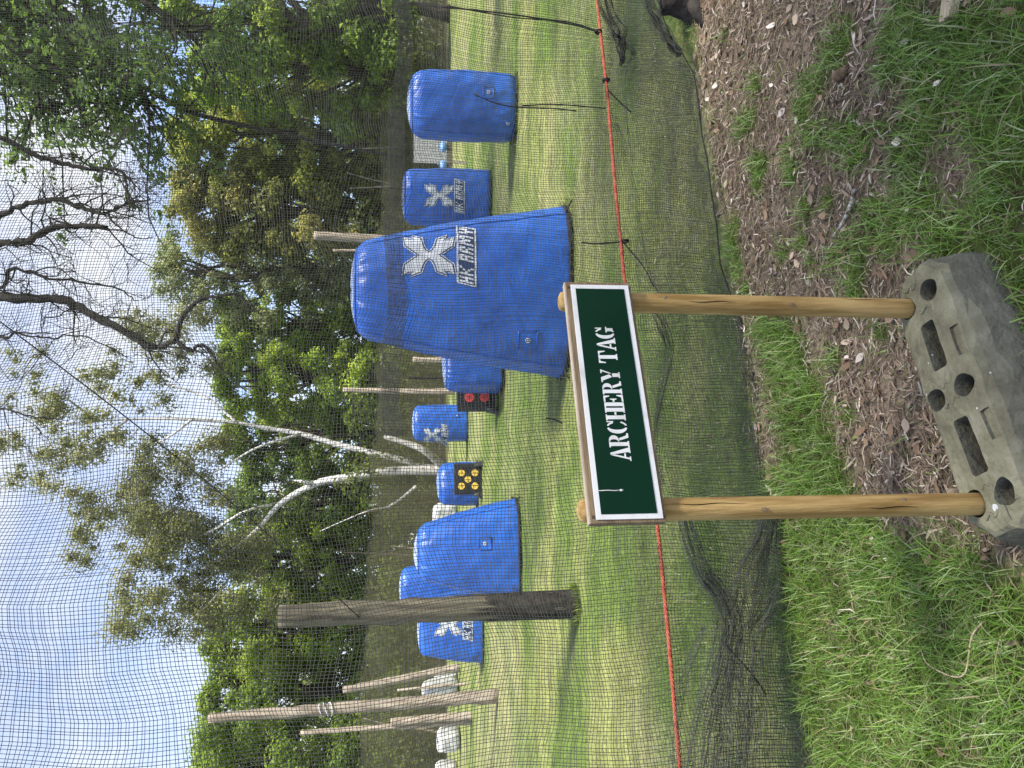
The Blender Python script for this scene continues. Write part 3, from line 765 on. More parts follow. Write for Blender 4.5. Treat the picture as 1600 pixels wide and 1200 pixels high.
bA = Bunker(1.56, 0.455, 0.445, 3.0, 0.42, 0.40, 3, rt=0.22, rb=0.14); bA.place((4.10, 10.95, 0), R(-10), 'upright blue cylinder bunker nearest the right edge, with no emblem')
bA.valve(0.13, 0.45); bA.valve(-0.28, 0.16, 0.07)
bB = Bunker(1.74, 0.56, 0.53, 3.2, 0.5, 0.46, 4, rt=0.18, rb=0.12); bB.place((3.76, 15.05, 0), R(-8), 'blue upright bunker with a full white cross emblem, between the tapered and cylinder bunkers')
bB.logo(0.0, 1.05, 0.43)
bC = Bunker(2.03, 0.84, 0.44, 2.8, 0.56, 0.36, 5, rt=0.17, dome=0.04); bC.place((0.90, 7.25, 0), R(-3), 'largest tall tapered blue bunker, nearest, with a big white emblem')
bC.logo(0.30, 1.33, 0.37); bC.valve(-0.47, 0.42, 0.17)
bD = Bunker(0.99, 0.56, 0.52, 4.5, 0.5, 0.46, 6, rt=0.12); bD.place((0.44, 13.0, 0), R(10), 'low boxy blue bunker half hidden behind the largest bunker')
bD.valve(-0.10, 0.52, 0.15)
bE = Bunker(1.62, 0.53, 0.51, 3.0, 0.5, 0.48, 7, rt=0.17, rb=0.1); bE.place((-1.18, 22.3, 0), R(6), 'distant blue cylinder bunker left of the red spotted target')
bE.logo(-0.36, 1.08, 0.40); bE.valve(0.2, 0.35, 0.1)
bF = Bunker(0.98, 0.52, 0.46, 3.0, 0.48, 0.42, 8, rt=0.2); bF.place((-2.46, 18.25, 0), R(14), 'low blue bunker standing behind the yellow spotted target')
bG = Bunker(1.46, 0.74, 0.36, 3.0, 0.55, 0.33, 9, rt=0.16); bG.place((-2.42, 10.75, 0), R(9), 'tapered blue bunker to the right of the thick near pole, with a valve patch')
bG.valve(0.12, 0.52, 0.17)
bH = Bunker(1.92, 0.72, 0.50, 3.0, 0.55, 0.40, 10, rt=0.2); bH.place((-5.30, 19.4, 0), R(6), 'tall blue bunker peeping out behind the thick near pole')
bI = Bunker(1.44, 0.82, 0.58, 3.2, 0.55, 0.40, 11, rt=0.14); bI.place((-5.52, 16.95, 0), R(8), 'leftmost blue bunker, with a white emblem beside the thick near pole')
bI.logo(0.10, 0.80, 0.46)

# ------------------------------------------------------------------ foam targets
def target(loc, rz, label, mat, w, h, spots, rad):
    t = thing('archery_target', label, 'target', loc, rz, 'foam archery targets')
    mb = MB(); mb.box((0, 0, h / 2 + 0.02), (w, 0.26, h)); b = mb.build('foam_block', M['black_foam'], t, bevel=0.012)
    for sx, sz in spots:
        a = np.linspace(0, 2 * math.pi, 25)[:-1]
        mb = MB(); mb.prism([(sx + rad * math.cos(q), sz + rad * math.sin(q)) for q in a], 0.0, 0.006)
        o = mb.build('spot', mat, t); o.rotation_euler = (R(90), 0, 0); o.location = (0, -0.131, 0.02)
        mb = MB(); mb.box((sx, sz, 0.0072), (0.006, rad * 1.3, 0.001)); mb.box((sx, sz, 0.0076), (rad * 1.3, 0.006, 0.001))
        mb.build('aim_mark', M['black_foam'], o)
    for s in (-1, 1):
        mb = MB(); mb.prism([(0, 0), (0.20, 0), (0, 0.20)], -0.05, 0.05)
        o = mb.build('stand_foot', M['black_foam'], t)
        o.matrix_local = Matrix.Translation((s * (w / 2 - 0.02), -0.14, 0.005)) @ Matrix.Rotation(R(-90 if s > 0 else -90), 4, 'Z') @ Matrix.Rotation(R(90), 4, 'X') @ Matrix.Rotation(R(20 * s), 4, 'Y')
        mb = MB(); mb.box((s * (w / 2 - 0.02), -0.24, 0.11), (0.035, 0.26, 0.006), np.array(Matrix.Rotation(R(-42), 3, 'X')))
        mb.build('strap', M['strap'], t)
    return t
target((-2.18, 17.0, 0), R(2), 'black foam target with five yellow spots', M['yellow'], 0.69, 0.63, [(-0.15, 0.16), (0.15, 0.16), (0, 0.32), (-0.15, 0.47), (0.15, 0.47)], 0.078)
target((-0.20, 13.75, 0), R(6), 'black foam target with red spots half hidden behind the low boxy bunker', M['red'], 0.62, 0.72, [(-0.06, 0.22), (0.20, 0.22), (-0.06, 0.50), (0.20, 0.50)], 0.088)

# ------------------------------------------------------------------ poles
def pole(name, label, pts, r0, r1, mat, seed, group='wooden poles on the field', knots=True):
    pts = np.array(pts, float); base = pts[0].copy()
    root = thing(name, label, 'pole', base, 0, group)
    n = 22
    p = curve_pts(pts - base, n); p[0, 2] -= 0.12
    rng = np.random.default_rng(seed)
    p[1:-1, :2] += rng.normal(size=(n - 2, 2)) * r0 * 0.05
    mb = MB(); mb.tube(p, np.linspace(r0, r1, n), 14, True, 0.06, seed); mb.build('shaft', M[mat], root, True)
    return root, p
def vz(px_x, px_y, yy):
    v = ray(px_x, px_y); t = yy / v[1]; return _C + t * v
big, _ = pole('wooden_pole', 'thick dark weathered pole standing nearest in the field', [(-1.985, 6.56, 0), (-1.99, 6.56, 1.3), (-2.0, 6.56, 2.61)], 0.118, 0.098, 'wood_dark', 1)
tall, tp_ = pole('wooden_pole', 'tallest leaning brown pole at the left of the field', [(-5.76, 13.6, 0), (-5.83, 13.6, 2.5), (-5.90, 13.62, 5.12)], 0.125, 0.085, 'wood_grey', 2)
mb = MB()
for k, zz_ in enumerate((3.02, 3.10, 3.16)):
    a = np.linspace(0, 2 * math.pi, 15); c = np.array([-0.085, 0.0, zz_])
    mb.tube(np.stack([c[0] + 0.115 * np.cos(a), c[1] + 0.115 * np.sin(a), zz_ + 0.05 * np.sin(a + k)], -1), 0.010, 5, False)
mb.build('rope_lashing', M['logo'], tall, True)
thin, _ = pole('wooden_pole', 'thin pale pole with a log strapped to its foot, leftmost', [(-9.35, 20.45, 0), (-9.36, 20.45, 2.4), (-9.38, 20.45, 4.62)], 0.085, 0.065, 'wood_pale', 3)
pole('support_log', 'thick log strapped upright against the thin pale pole', [(-9.12, 20.32, 0), (-9.14, 20.34, 1.1), (-9.20, 20.36, 2.22)], 0.115, 0.105, 'wood_pale', 4)
pole('wooden_pole', 'grey pole leaning to the left behind the leftmost bunker', [(-10.40, 27.2, 0), (-10.72, 27.2, 2.1), (-11.02, 27.2, 4.18)], 0.15, 0.125, 'wood_grey', 5)
pole('wooden_stake', 'slender brown stake in front of the white sacks', [(-9.32, 23.0, 0), (-9.36, 23.0, 1.1), (-9.42, 23.0, 2.12)], 0.045, 0.04, 'wood_pale', 6)
e_ = vz(491, 368, 20.0)
pole('wooden_pole', 'grey square-topped pole rising behind the largest bunker', [(e_[0] - 0.10, 20, 0), (e_[0] - 0.05, 20, 2.2), e_], 0.125, 0.112, 'wood_grey', 7)
e_ = vz(520, 391, 25.0)
pole('wooden_stake', 'thin white stake sticking up behind the largest bunker', [(e_[0] - 0.10, 25, 0), (e_[0], 25, 2.0), e_], 0.05, 0.04, 'wood_pale', 8)
e_ = vz(536, 609, 31.0)
pole('wooden_pole', 'pale upright pole rising above the red spotted target', [(e_[0] - 0.06, 31, 0), (e_[0] - 0.06, 31, 2.0), e_], 0.125, 0.10, 'wood_pale', 9)
e_ = vz(645, 562, 30.0)
pole('wooden_stake', 'short pale stump post behind the low boxy bunker', [(e_[0], 30, 0), (e_[0], 30, 0.8), e_], 0.12, 0.11, 'wood_pale', 10)
e_ = vz(637, 590, 33.0)
pole('wooden_stake', 'dark stake close to the pale upright pole', [(e_[0] + 0.1, 33, 0), (e_[0], 33, 0.8), e_], 0.07, 0.05, 'dark_bark', 11)
nf, mf = 40, 12
Vf = []
rgf = np.random.default_rng(15)
topz = 0.55 + 0.62 * rgf.random(nf) ** 1.8 + 0.25 * np.sin(np.arange(nf) / nf * 6.283 + 2.0)
for j in range(mf):
    for i in range(nf):
        a_ = i / nf * 6.283; zf = -0.1 + (topz[i] + 0.1) * j / (mf - 1)
        rf = 0.122 - 0.0077 * zf + 0.006 * rgf.random() + 0.004 * math.sin(a_ * 9)
        Vf.append((rf * math.cos(a_) - 0.004 * zf, rf * math.sin(a_), zf))
iif = np.arange(nf * mf).reshape(mf, nf)
link('ragged_bark', mesh_np('ragged_bark', np.array(Vf), np.stack([iif[:-1], np.roll(iif[:-1], -1, 1), np.roll(iif[1:], -1, 1), iif[1:]], -1).reshape(-1, 4), M['dark_bark'], None, True), big)
# grass tuft round the foot of the thick pole
rng = np.random.default_rng(300)
def blades(rng, x, y, h, wid, lean, cols, segs=3, zoff=0.0):
    n = len(x)
    a = rng.random(n) * 2 * math.pi; d = np.stack([np.cos(a), np.sin(a)], -1)
    w2 = np.stack([-d[:, 1], d[:, 0]], -1)
    z0 = ground_h(x, y) - 0.004 + zoff
    vs = []
    for k in range(segs + 1):
        t = k / segs
        off = lean * h * t ** 1.7
        px_, py_ = x + d[:, 0] * off, y + d[:, 1] * off
        pz = z0 + h * (t - 0.42 * np.minimum(lean, 1.5) * t ** 2.2) * 0.95
        ww = wid * (1 - t ** 1.6) * 0.5
        if k < segs:
            vs.append(np.stack([px_ - w2[:, 0] * ww, py_ - w2[:, 1] * ww, pz], -1)); vs.append(np.stack([px_ + w2[:, 0] * ww, py_ + w2[:, 1] * ww, pz], -1))
        else:
            vs.append(np.stack([px_, py_, pz], -1))
    V = np.stack(vs, 1); m = V.shape[1]
    tri = []
    for k in range(segs - 1):
        a0 = 2 * k
        tri += [(a0, a0 + 1, a0 + 3), (a0, a0 + 3, a0 + 2)]
    tri.append((2 * (segs - 1), 2 * (segs - 1) + 1, 2 * segs))
    Fc = (np.arange(n)[:, None, None] * m + np.array(tri)[None]).reshape(-1, 3)
    return V.reshape(-1, 3), Fc, np.repeat(cols, m, 0)
def pick(rng, n, pal, w=None):
    pal = np.asarray(pal, float); i = rng.choice(len(pal), n, p=w)
    return pal[i] * (0.7 + 0.6 * rng.random(n))[:, None]
n = 420
a = rng.random(n) * 6.283; q = 0.10 + 0.09 * rng.random(n)
v, f, c = blades(rng, -1.985 + q * np.cos(a), 6.56 + q * np.sin(a), rng.uniform(0.05, 0.13, n), np.full(n, 0.007), rng.uniform(0.1, 0.8, n), pick(rng, n, GREEN_B))
tag(link('grass_tuft', mesh_np('grass_tuft', v, f, M['grass'], c)), 'unmown grass round the foot of the thick near pole', 'grass', kind='stuff')

# ------------------------------------------------------------------ pale sacks and barrier at the far side
def sack(px_x0, px_x1, y0, y1, dist, label, seed):
    a_, b_ = vz(px_x1, y1, dist), vz(px_x0, y0, dist)
    w, h = abs(b_[0] - a_[0]), abs(b_[2] - a_[2])
    z0 = max(0.0, a_[2])
    h += a_[2] if a_[2] > 0 else 0
    rng = np.random.default_rng(seed)
    root_loc = ((a_[0] + b_[0]) / 2, dist, 0)
    n, m = 40, 22
    V = []
    for i in range(m):
        t = i / (m - 1); th = -math.pi / 2 + math.pi * t
        for j in range(n):
            p_ = 2 * math.pi * j / n
            cx_, cy_, cz_ = sgnpow(np.cos(p_), 0.45) * abs(math.cos(th)) ** 0.35, sgnpow(np.sin(p_), 0.45) * abs(math.cos(th)) ** 0.35, sgnpow(np.array(math.sin(th)), 0.5)
            k = 1 + 0.07 * math.sin(5 * p_ + 4 * t + seed) * math.sin(7 * t + seed * 2) + 0.04 * math.sin(11 * p_ - 9 * t)
            V.append((cx_ * w / 2 * k, cy_ * 0.45 * k, (cz_ * 0.5 + 0.5) * h * (1 + 0.06 * math.sin(3 * p_ + seed))))
    ii_ = np.arange(n * m).reshape(m, n)
    q = np.stack([ii_[:-1], np.roll(ii_[:-1], -1, 1), np.roll(ii_[1:], -1, 1), ii_[1:]], -1).reshape(-1, 4)
    root = thing('white_sack', label, 'sack', root_loc, 0, 'pale sacks along the far side of the field')
    link('sack_body', mesh_np('sack_body', np.array(V), q, M['white_bag'], None, True), root)
    mb = MB(); mb.tube([(-w * 0.3, -0.1, h * 0.98), (0, -0.15, h * 1.04), (w * 0.3, -0.1, h * 0.98)], 0.03, 6); mb.build('tied_neck', M['white_bag'], root, True)
sack(680, 706, 1050, 1068, 29, 'tall white sack behind the slender brown stake', 1)
sack(662, 706, 1066, 1085, 28, 'broad white sack at the right of the tallest leaning pole', 2)
sack(684, 718, 1141, 1168, 27, 'white sack left of the pole with the log', 3)
sack(682, 708, 1194, 1216, 29, 'white sack cut off by the left edge', 4)
sack(678, 706, 788, 822, 29, 'beige white sack between the yellow target and the tapered bunker', 5)
sack(680, 704, 636, 658, 31, 'small pale sack just above the distant cylinder bunker', 6)

bar = thing('wooden_barrier', 'low dark wooden rail barrier between the two upright right-hand bunkers', 'barrier', (6.1, 20.2, 0))
mb = MB(); mb.box((0, 0, 0.62), (1.9, 0.10, 0.13)); mb.build('rail', M['wood_dark'], bar, bevel=0.01)
for k in (-0.8, 0.75):
    mb = MB(); mb.tube([(k, 0.02, -0.05), (k, 0.02, 0.70)], 0.06, 10); mb.build('barrier_post', M['wood_dark'], bar, True)
for k, (xx, lb) in enumerate(((6.45, 'pale blue float on the barrier rail, beside the cylinder bunker'), (5.95, 'pale blue float on the barrier rail, nearer the emblem bunker'))):
    fl = thing('barrier_float', lb, 'float', (xx, 20.2, 0.69), 0, 'pale blue floats on the barrier')
    a = np.linspace(-1, 1, 11)
    mb = MB(); mb.tube(np.stack([0.14 * a, 0 * a, 0.105 + 0 * a], -1), 0.104 * np.sqrt(np.clip(1.06 - a ** 2, 0.02, 1)), 12); mb.build('float_body', M['blue_plastic'], fl, True)
    mb = MB(); mb.tube([(0.0, -0.02, 0.20), (0.0, -0.02, 0.25), (0.03, -0.02, 0.27)], 0.012, 6); mb.build('float_eye', M['blue_plastic'], fl, True)
brd = thing('notice_board', 'pale grey board standing behind the upright cylinder bunker', 'board', (7.15, 22.5, 0))
mb = MB(); mb.box((0, 0, 1.12), (0.95, 0.03, 1.0)); mb.build('board_face', M['strap'], brd, bevel=0.005)
for k in (-0.4, 0.4):
    mb = MB(); mb.box((k, 0.04, 0.58), (0.06, 0.05, 1.3)); mb.build('board_leg', M['wood_grey'], brd)

# ------------------------------------------------------------------ near net
E_S = np.array([1, NET_K, 0]) / math.hypot(1, NET_K)        # along the net
E_N = np.array([NET_K, -1, 0]) / math.hypot(1, NET_K)        # towards the camera
N_O = np.array([0, NET_Y0, 0.0])
def net_uv(px_x, px_y):
    v = ray(px_x, px_y); t = ((N_O - _C) @ E_N) / (v @ E_N); p = _C + t * v
    return (p - N_O) @ E_S, p[2]
HEM = np.array([net_uv(*q) for q in [(1015, -10), (1040, 60), (1080, 120), (1092, 220), (1108, 330), (1120, 420), (1160, 520), (1195, 640), (1222, 760), (1236, 860), (1262, 1000), (1279, 1210)]])
HEM = HEM[np.argsort(HEM[:, 0])]
def hem_z(s): return np.interp(s, HEM[:, 0], HEM[:, 1])
ROPE = np.array([net_uv(*q) for q in [(930, -5), (938, 70), (948, 150), (960, 280), (975, 430), (1000, 620), (1025, 830), (1042, 1000), (1061, 1205)]])
ROPE = ROPE[np.argsort(ROPE[:, 0])]
def rope_z(s): return np.interp(s, ROPE[:, 0], ROPE[:, 1])
def hang(s, z):                               # slack of the net: shifts along s, z and out of its plane
    hi = np.clip((z - 0.55) / 0.8, 0, 1)
    lo = np.clip((0.52 - z) / 0.4, 0, 1)
    ds = 0.016 * np.sin(3.1 * z + 1.7 * s + 0.7) * hi + 0.010 * np.sin(7.3 * z - 2.9 * s + 2.0) + 0.022 * np.sin(1.3 * z - 0.8 * s)
    dz = 0.020 * np.sin(4.1 * s + 2.3 * z) * hi + 0.013 * np.sin(9.7 * s - 4.0 * z + 1.1) * (0.4 + hi) + 0.006 * np.sin(21 * s + 7 * z) + 0.03 * np.sin(1.9 * s + 0.6 * z + 0.4) * hi
    dn = 0.035 * np.sin(2.7 * s + 1.1 * z) * hi + 0.014 * np.sin(8.3 * s + 3.0 * z) + 0.05 * lo * (fbm(s * 3.1 + 7, z * 2.2, 71) - 0.35) + 0.015 * lo * np.sin(19 * s + 9 * z)
    return ds * 1.3, dz * 1.35, dn * 1.2
def net_point(s, z, ds, dz, dn):
    return N_O + (s + ds)[..., None] * E_S + dn[..., None] * E_N + np.stack([0 * s, 0 * s, z + dz], -1)
def strands(P, rad, across):
    """P (n, k, 3): n strands of k points; three-sided twine"""
    n, k, _ = P.shape
    fr = [E_N, across]
    vs = []
    for a in (math.pi / 2, math.pi * 7 / 6, math.pi * 11 / 6):
        vs.append(P + rad * (math.sin(a) * fr[0] + math.cos(a) * fr[1]))
    V = np.stack(vs, 2)                       # n,k,3,3
    b = (np.arange(n)[:, None] * k + np.arange(k - 1)[None]) * 3
    q = []
    for j in range(3):
        j2 = (j + 1) % 3
        q.append(np.stack([b + j, b + j2, b + 3 + j2, b + 3 + j], -1))
    return V.reshape(-1, 3), np.stack(q, 2).reshape(-1, 4)
def join(parts):
    V, Q, o = [], [], 0
    for v, q in parts: V.append(v); Q.append(q + o); o += len(v)
    return np.concatenate(V), np.concatenate(Q)
UP = np.array([0, 0, 1.0])
net = thing('safety_net', 'black knotted safety net hanging just behind the sign', 'net', N_O)
rng = np.random.default_rng(501)
def net_panel(s0, s1, zlo, zhi, cell, rad, hangf, seg=0.06, jit=0.0016):
    ns = int((s1 - s0) / cell); nzp = int(4.7 / seg) if zhi is None else max(6, int(0.6 / (seg * 0.6)))
    s = s0 + np.arange(ns) * cell + rng.normal(size=ns) * jit
    top = (lambda q: np.full_like(q, 4.7)) if zhi is None else zhi
    t = np.linspace(0, 1, nzp)
    S = np.repeat(s[:, None], nzp, 1); Zv = zlo(S) + (top(S) - zlo(S)) * t[None]
    P1 = net_point(S, Zv, *hangf(S, Zv))
    zmax = float(np.max(top(np.linspace(s0, s1, 50)))); zmin = float(np.min(zlo(np.linspace(s0, s1, 50))))
    nh = int((zmax - zmin) / cell)
    sv = np.arange(s0, s1, seg)
    Zr = np.arange(nh) * cell + zmin + rng.normal(size=nh) * jit
    if zhi is None:
        S2 = np.repeat(sv[None], nh, 0); Z2 = np.repeat(Zr[:, None], len(sv), 1)
        lo_ = zlo(S2); keep = np.clip((0.75 - Z2) / 0.75, 0, 1)
        Z2 = Z2 + (lo_ - zmin) * keep * 0.98
    else:
        tr_ = np.linspace(0.0, 1.0, nh)[:, None]
        S2 = np.repeat(sv[None], nh, 0); Z2 = zlo(S2) + (top(S2) - zlo(S2)) * tr_
    P2 = net_point(S2, Z2, *hangf(S2, Z2))
    return join([strands(P1 - N_O, rad, E_S), strands(P2 - N_O, rad, UP)])
CELL = 0.0127
v, q = net_panel(-2.9, 4.7, lambda s: hem_z(s) + 0.004, None, CELL, 0.00122, hang, 0.072)
tag(link('net_mesh', mesh_np('net_mesh', v, q, M['net'], None, True), net), kind='stuff')
# loose second layer along the bottom
def hang2(s, z):
    r_ = np.clip((rope_z(s) - z) / 0.45, 0, 1)
    f1 = fbm(s * 2.6 + 3, z * 3.0 + 1, 81); f2 = fbm(s * 5.5, z * 6 + 9, 91)
    return 0.05 * (f2 - 0.5), 0.035 * (f1 - 0.5), 0.035 + 0.13 * r_ * (f1 - 0.3) + 0.03 * (f2 - 0.5)
sk_top = lambda s: rope_z(s) - 0.085 + 0.05 * np.sin(2.1 * s + 1.2) + 0.05 * np.sin(4.7 * s + 0.3) * np.clip(s - 0.8, 0, 1) - 0.07 * np.exp(-((s + 0.95) / 0.2) ** 2)
v, q = net_panel(-3.0, 4.6, lambda s: hem_z(s) + 0.002, sk_top, 0.0135, 0.0008, hang2, 0.03)
tag(link('lower_skirt', mesh_np('lower_skirt', v, q, M['net'], None, True), net), kind='stuff')
# dense overlap seam at head height
def hang3(s, z):
    a_, b_, c_ = hang(s, z); return a_, b_ * 0.4, c_ + 0.012
v, q = net_panel(-0.25, 4.6, lambda s: 1.462 + 0.008 * np.sin(1.3 * s) + 0 * s, lambda s: 1.538 + 0.010 * np.sin(1.1 * s), 0.0066, 0.0011, hang3, 0.05, 0.0012)
tag(link('seam_strip', mesh_np('seam_strip', v, q, M['net'], None, True), net), kind='stuff')
# twisted gathers and folds
def gather(path, w0, w1, nst, lift, seed, name='gathered_fold', rs=0.0014):
    rg = np.random.default_rng(seed); nst = int(nst * 1.25)
    c = np.array([N_O + net_uv(a, b)[0] * E_S + np.array([0, 0, net_uv(a, b)[1]]) for a, b in path])
    k = 44
    P = curve_pts(c, k); T = np.gradient(P, axis=0); T /= np.linalg.norm(T, axis=1)[:, None]
    side = np.cross(T, E_N)
    wd = np.interp(np.linspace(0, 1, k), np.linspace(0, 1, len(w0)), w0) / F * 2.9 * 1.45
    out = []
    tt_ = np.linspace(0, 1, k)
    for i in range(nst):
        u = (i + 0.5) / nst * 2 - 1
        ph = rg.random(3) * 6.28
        lat = u + 0.22 * np.sin(tt_ * 5 + ph[0]) + 0.10 * np.sin(tt_ * 17 + ph[1])
        out.append(P + side * (lat * wd / 2)[:, None] + E_N * (lift + 0.020 * np.sin(u * 9 + tt_ * 6) + 0.008 * np.sin(tt_ * 23 + ph[2]))[:, None])
    A = np.array(out) - N_O
    m = 90
    idx_ = np.linspace(0, k - 1.001, m); i0 = idx_.astype(int); fr_ = (idx_ - i0)[:, None]
    B = A[:, i0] * (1 - fr_) + A[:, i0 + 1] * fr_
    B = np.transpose(B, (1, 0, 2))[:, ::2]
    v_, q_ = join([strands(A, rs, E_S), strands(B, rs * 0.85, UP)])
    tag(link(name, mesh_np(name, v_, q_, M['net'], None, True), net), kind='stuff')
gather([(1052, 790), (1066, 850), (1085, 900), (1108, 930), (1125, 975), (1118, 1020), (1100, 1090), (1090, 1150), (1082, 1215)], [10, 22, 20, 18, 26, 22, 26, 34, 34], 0, 42, 0.09, 1, rs=0.0016)
gather([(1188, 795), (1178, 850), (1162, 905), (1150, 950), (1140, 985), (1142, 1040), (1140, 1110), (1130, 1215)], [16, 30, 52, 46, 34, 30, 34, 30], 0, 46, 0.11, 2, rs=0.0015)
gather([(1226, 790), (1230, 850), (1220, 900), (1208, 935)], [26, 16, 10, 6], 0, 20, 0.07, 3, rs=0.0015)
gather([(1170, 590), (1200, 660), (1218, 720), (1224, 800)], [14, 26, 26, 22], 0, 24, 0.06, 4, rs=0.0017)
gather([(1015, 488), (1034, 530), (1038, 570), (1026, 630), (1020, 680), (1030, 760)], [18, 18, 12, 6, 5, 4], 0, 10, 0.05, 5)
gather([(932, -10), (945, 30), (962, 62), (967, 82), (968, 110)], [20, 20, 22, 14, 6], 0, 16, 0.05, 6)
gather([(968, 75), (985, 95), (972, 130), (975, 200), (985, 260)], [8, 6, 4, 3, 2], 0, 5, 0.05, 7)
gather([(1005, 0), (1020, 40), (1040, 70), (1058, 95)], [20, 16, 14, 10], 0, 12, 0.04, 8)
gather([(960, 200), (985, 300), (1000, 400), (1025, 470)], [10, 7, 6, 5], 0, 5, 0.05, 9)
gather([(1092, 980), (1060, 1060), (1048, 1130), (1045, 1210)], [8, 10, 8, 10], 0, 8, 0.06, 10)
def cord(path, r, name='net_cord', lift=0.012, sag=0.0):
    c = np.array([N_O + net_uv(a, b)[0] * E_S + np.array([0, 0, net_uv(a, b)[1]]) + lift * E_N for a, b in path])
    p = curve_pts(c, len(path) * 8); mb = MB(); mb.tube(p - N_O, r, 6); return mb.build(name, M['cord'], net, True, fix=False)
mb = MB()
ss = np.linspace(-3.0, 4.6, 240)
hp = net_point(ss, hem_z(ss) + 0.006, *hang2(ss, hem_z(ss))) - N_O
mb.tube(hp, 0.0028, 6); mb.build('hem_cord', M['cord'], net, True, fix=False)
for pp, r_ in (([(690, 14), (770, 22), (850, 33), (905, 44), (936, 54)], 0.004), ([(700, 12), (800, 30), (880, 36), (930, 50)], 0.003), ([(815, 168), (870, 166), (945, 172)], 0.003), ([(740, 150), (790, 168), (860, 172), (900, 176)], 0.003),
               ([(908, 381), (930, 383), (972, 380)], 0.004), ([(972, 380), (985, 395), (1005, 420), (1020, 450)], 0.003), ([(852, 655), (866, 657), (878, 663)], 0.004), ([(946, 140), (965, 160), (985, 178)], 0.004),
               ([(1125, 1000), (1170, 1050), (1195, 1085)], 0.003), ([(470, 562), (500, 562), (545, 563)], 0.002)):
    cord(pp, r_)
# ties knotted round the rope
for px_x, px_y in ((946, 130), (975, 381), (934, 54), (1012, 720)):
    s_, z_ = net_uv(px_x, px_y); c_ = N_O + s_ * E_S + np.array([0, 0, z_]) + 0.012 * E_N - N_O
    a = np.linspace(0, 4 * math.pi, 26)
    mb = MB(); mb.tube(c_ + np.stack([0.012 * np.sin(a / 4) * E_S[0] + 0 * a, 0.016 * np.cos(a), 0.016 * np.sin(a)], -1), 0.0045, 5); mb.build('tie_knot', M['cord'], net, True, fix=False)

# red rope
rope = thing('red_rope', 'orange red twisted rope tied along the net below sign height', 'rope', N_O)
ss = np.linspace(-3.0, 4.6, 900)
rp = N_O + ss[:, None] * E_S + np.stack([0 * ss, 0 * ss, rope_z(ss) + 0.004 * np.sin(ss * 2.2)], -1) + 0.012 * E_N - N_O
for k in range(3):
    a = ss / 0.055 * 2 * math.pi + k * 2 * math.pi / 3
    mb = MB(); mb.tube(rp + 0.0040 * (np.cos(a)[:, None] * E_N + np.sin(a)[:, None] * UP), 0.0043, 6, True)
    mb.build('rope_strand', M['rope'], rope, True, fix=False)

# guy line slanting up across the sky
gl = thing('guy_line', 'thin dark guy line slanting across the sky from the thick near pole', 'line', (-2.0, 6.5, 1.9))
g0, g1 = np.array([-2.0, 6.46, 1.93]), at(-60, 458, 5.2)
t = np.linspace(0, 1, 40)[:, None]
mb = MB(); mb.tube((g0 + (g1 - g0) * t + np.array([0, 0, -0.10]) * np.sin(t * math.pi)) - np.array([-2.0, 6.5, 1.9]), 0.005, 6); mb.build('line', M['cord'], gl, True, fix=False)

# ------------------------------------------------------------------ fence block and sign
BX = np.array([-0.02, 1.63]); BA = math.atan2(0.456, 0.89)
blk = thing('fence_block', 'weathered grey concrete fence block with holes and slots, holding the sign posts', 'fence block', (BX[0], BX[1], 0.0), BA)
def plan(ix, iy):
    xl, yb, yf = 0.365 - ix, 0.112 - iy * 0.55, -0.128 + iy
    c = 0.055
    return [(-xl, yf + c), (-xl + c * 0.9, yf), (-0.20, yf), (0.0, yf), (0.20, yf), (xl - c * 0.9, yf), (xl, yf + c), (xl, yb - c * 1.1), (xl - c, yb), (0.2, yb), (0.0, yb), (-0.2, yb), (-xl + c, yb), (-xl, yb - c * 1.1)]
lev = [(-0.02, 0.0, 0.0), (0.02, 0.0, 0.0), (0.055, 0.003, 0.003), (0.090, 0.008, 0.010), (0.115, 0.014, 0.022), (0.131, 0.022, 0.036), (0.1385, 0.032, 0.050), (0.140, 0.042, 0.062)]
mb = MB(); V, Fc = [], []
n14 = 14
for z, ix, iy in lev: V += [(x, y, z) for x, y in plan(ix, iy)]
for i in range(len(lev) - 1):
    Fc += [(i * n14 + j, i * n14 + (j + 1) % n14, (i + 1) * n14 + (j + 1) % n14, (i + 1) * n14 + j) for j in range(n14)]
Fc += [tuple(range(n14))[::-1], tuple((len(lev) - 1) * n14 + j for j in range(n14))]
mb.add(V, Fc)
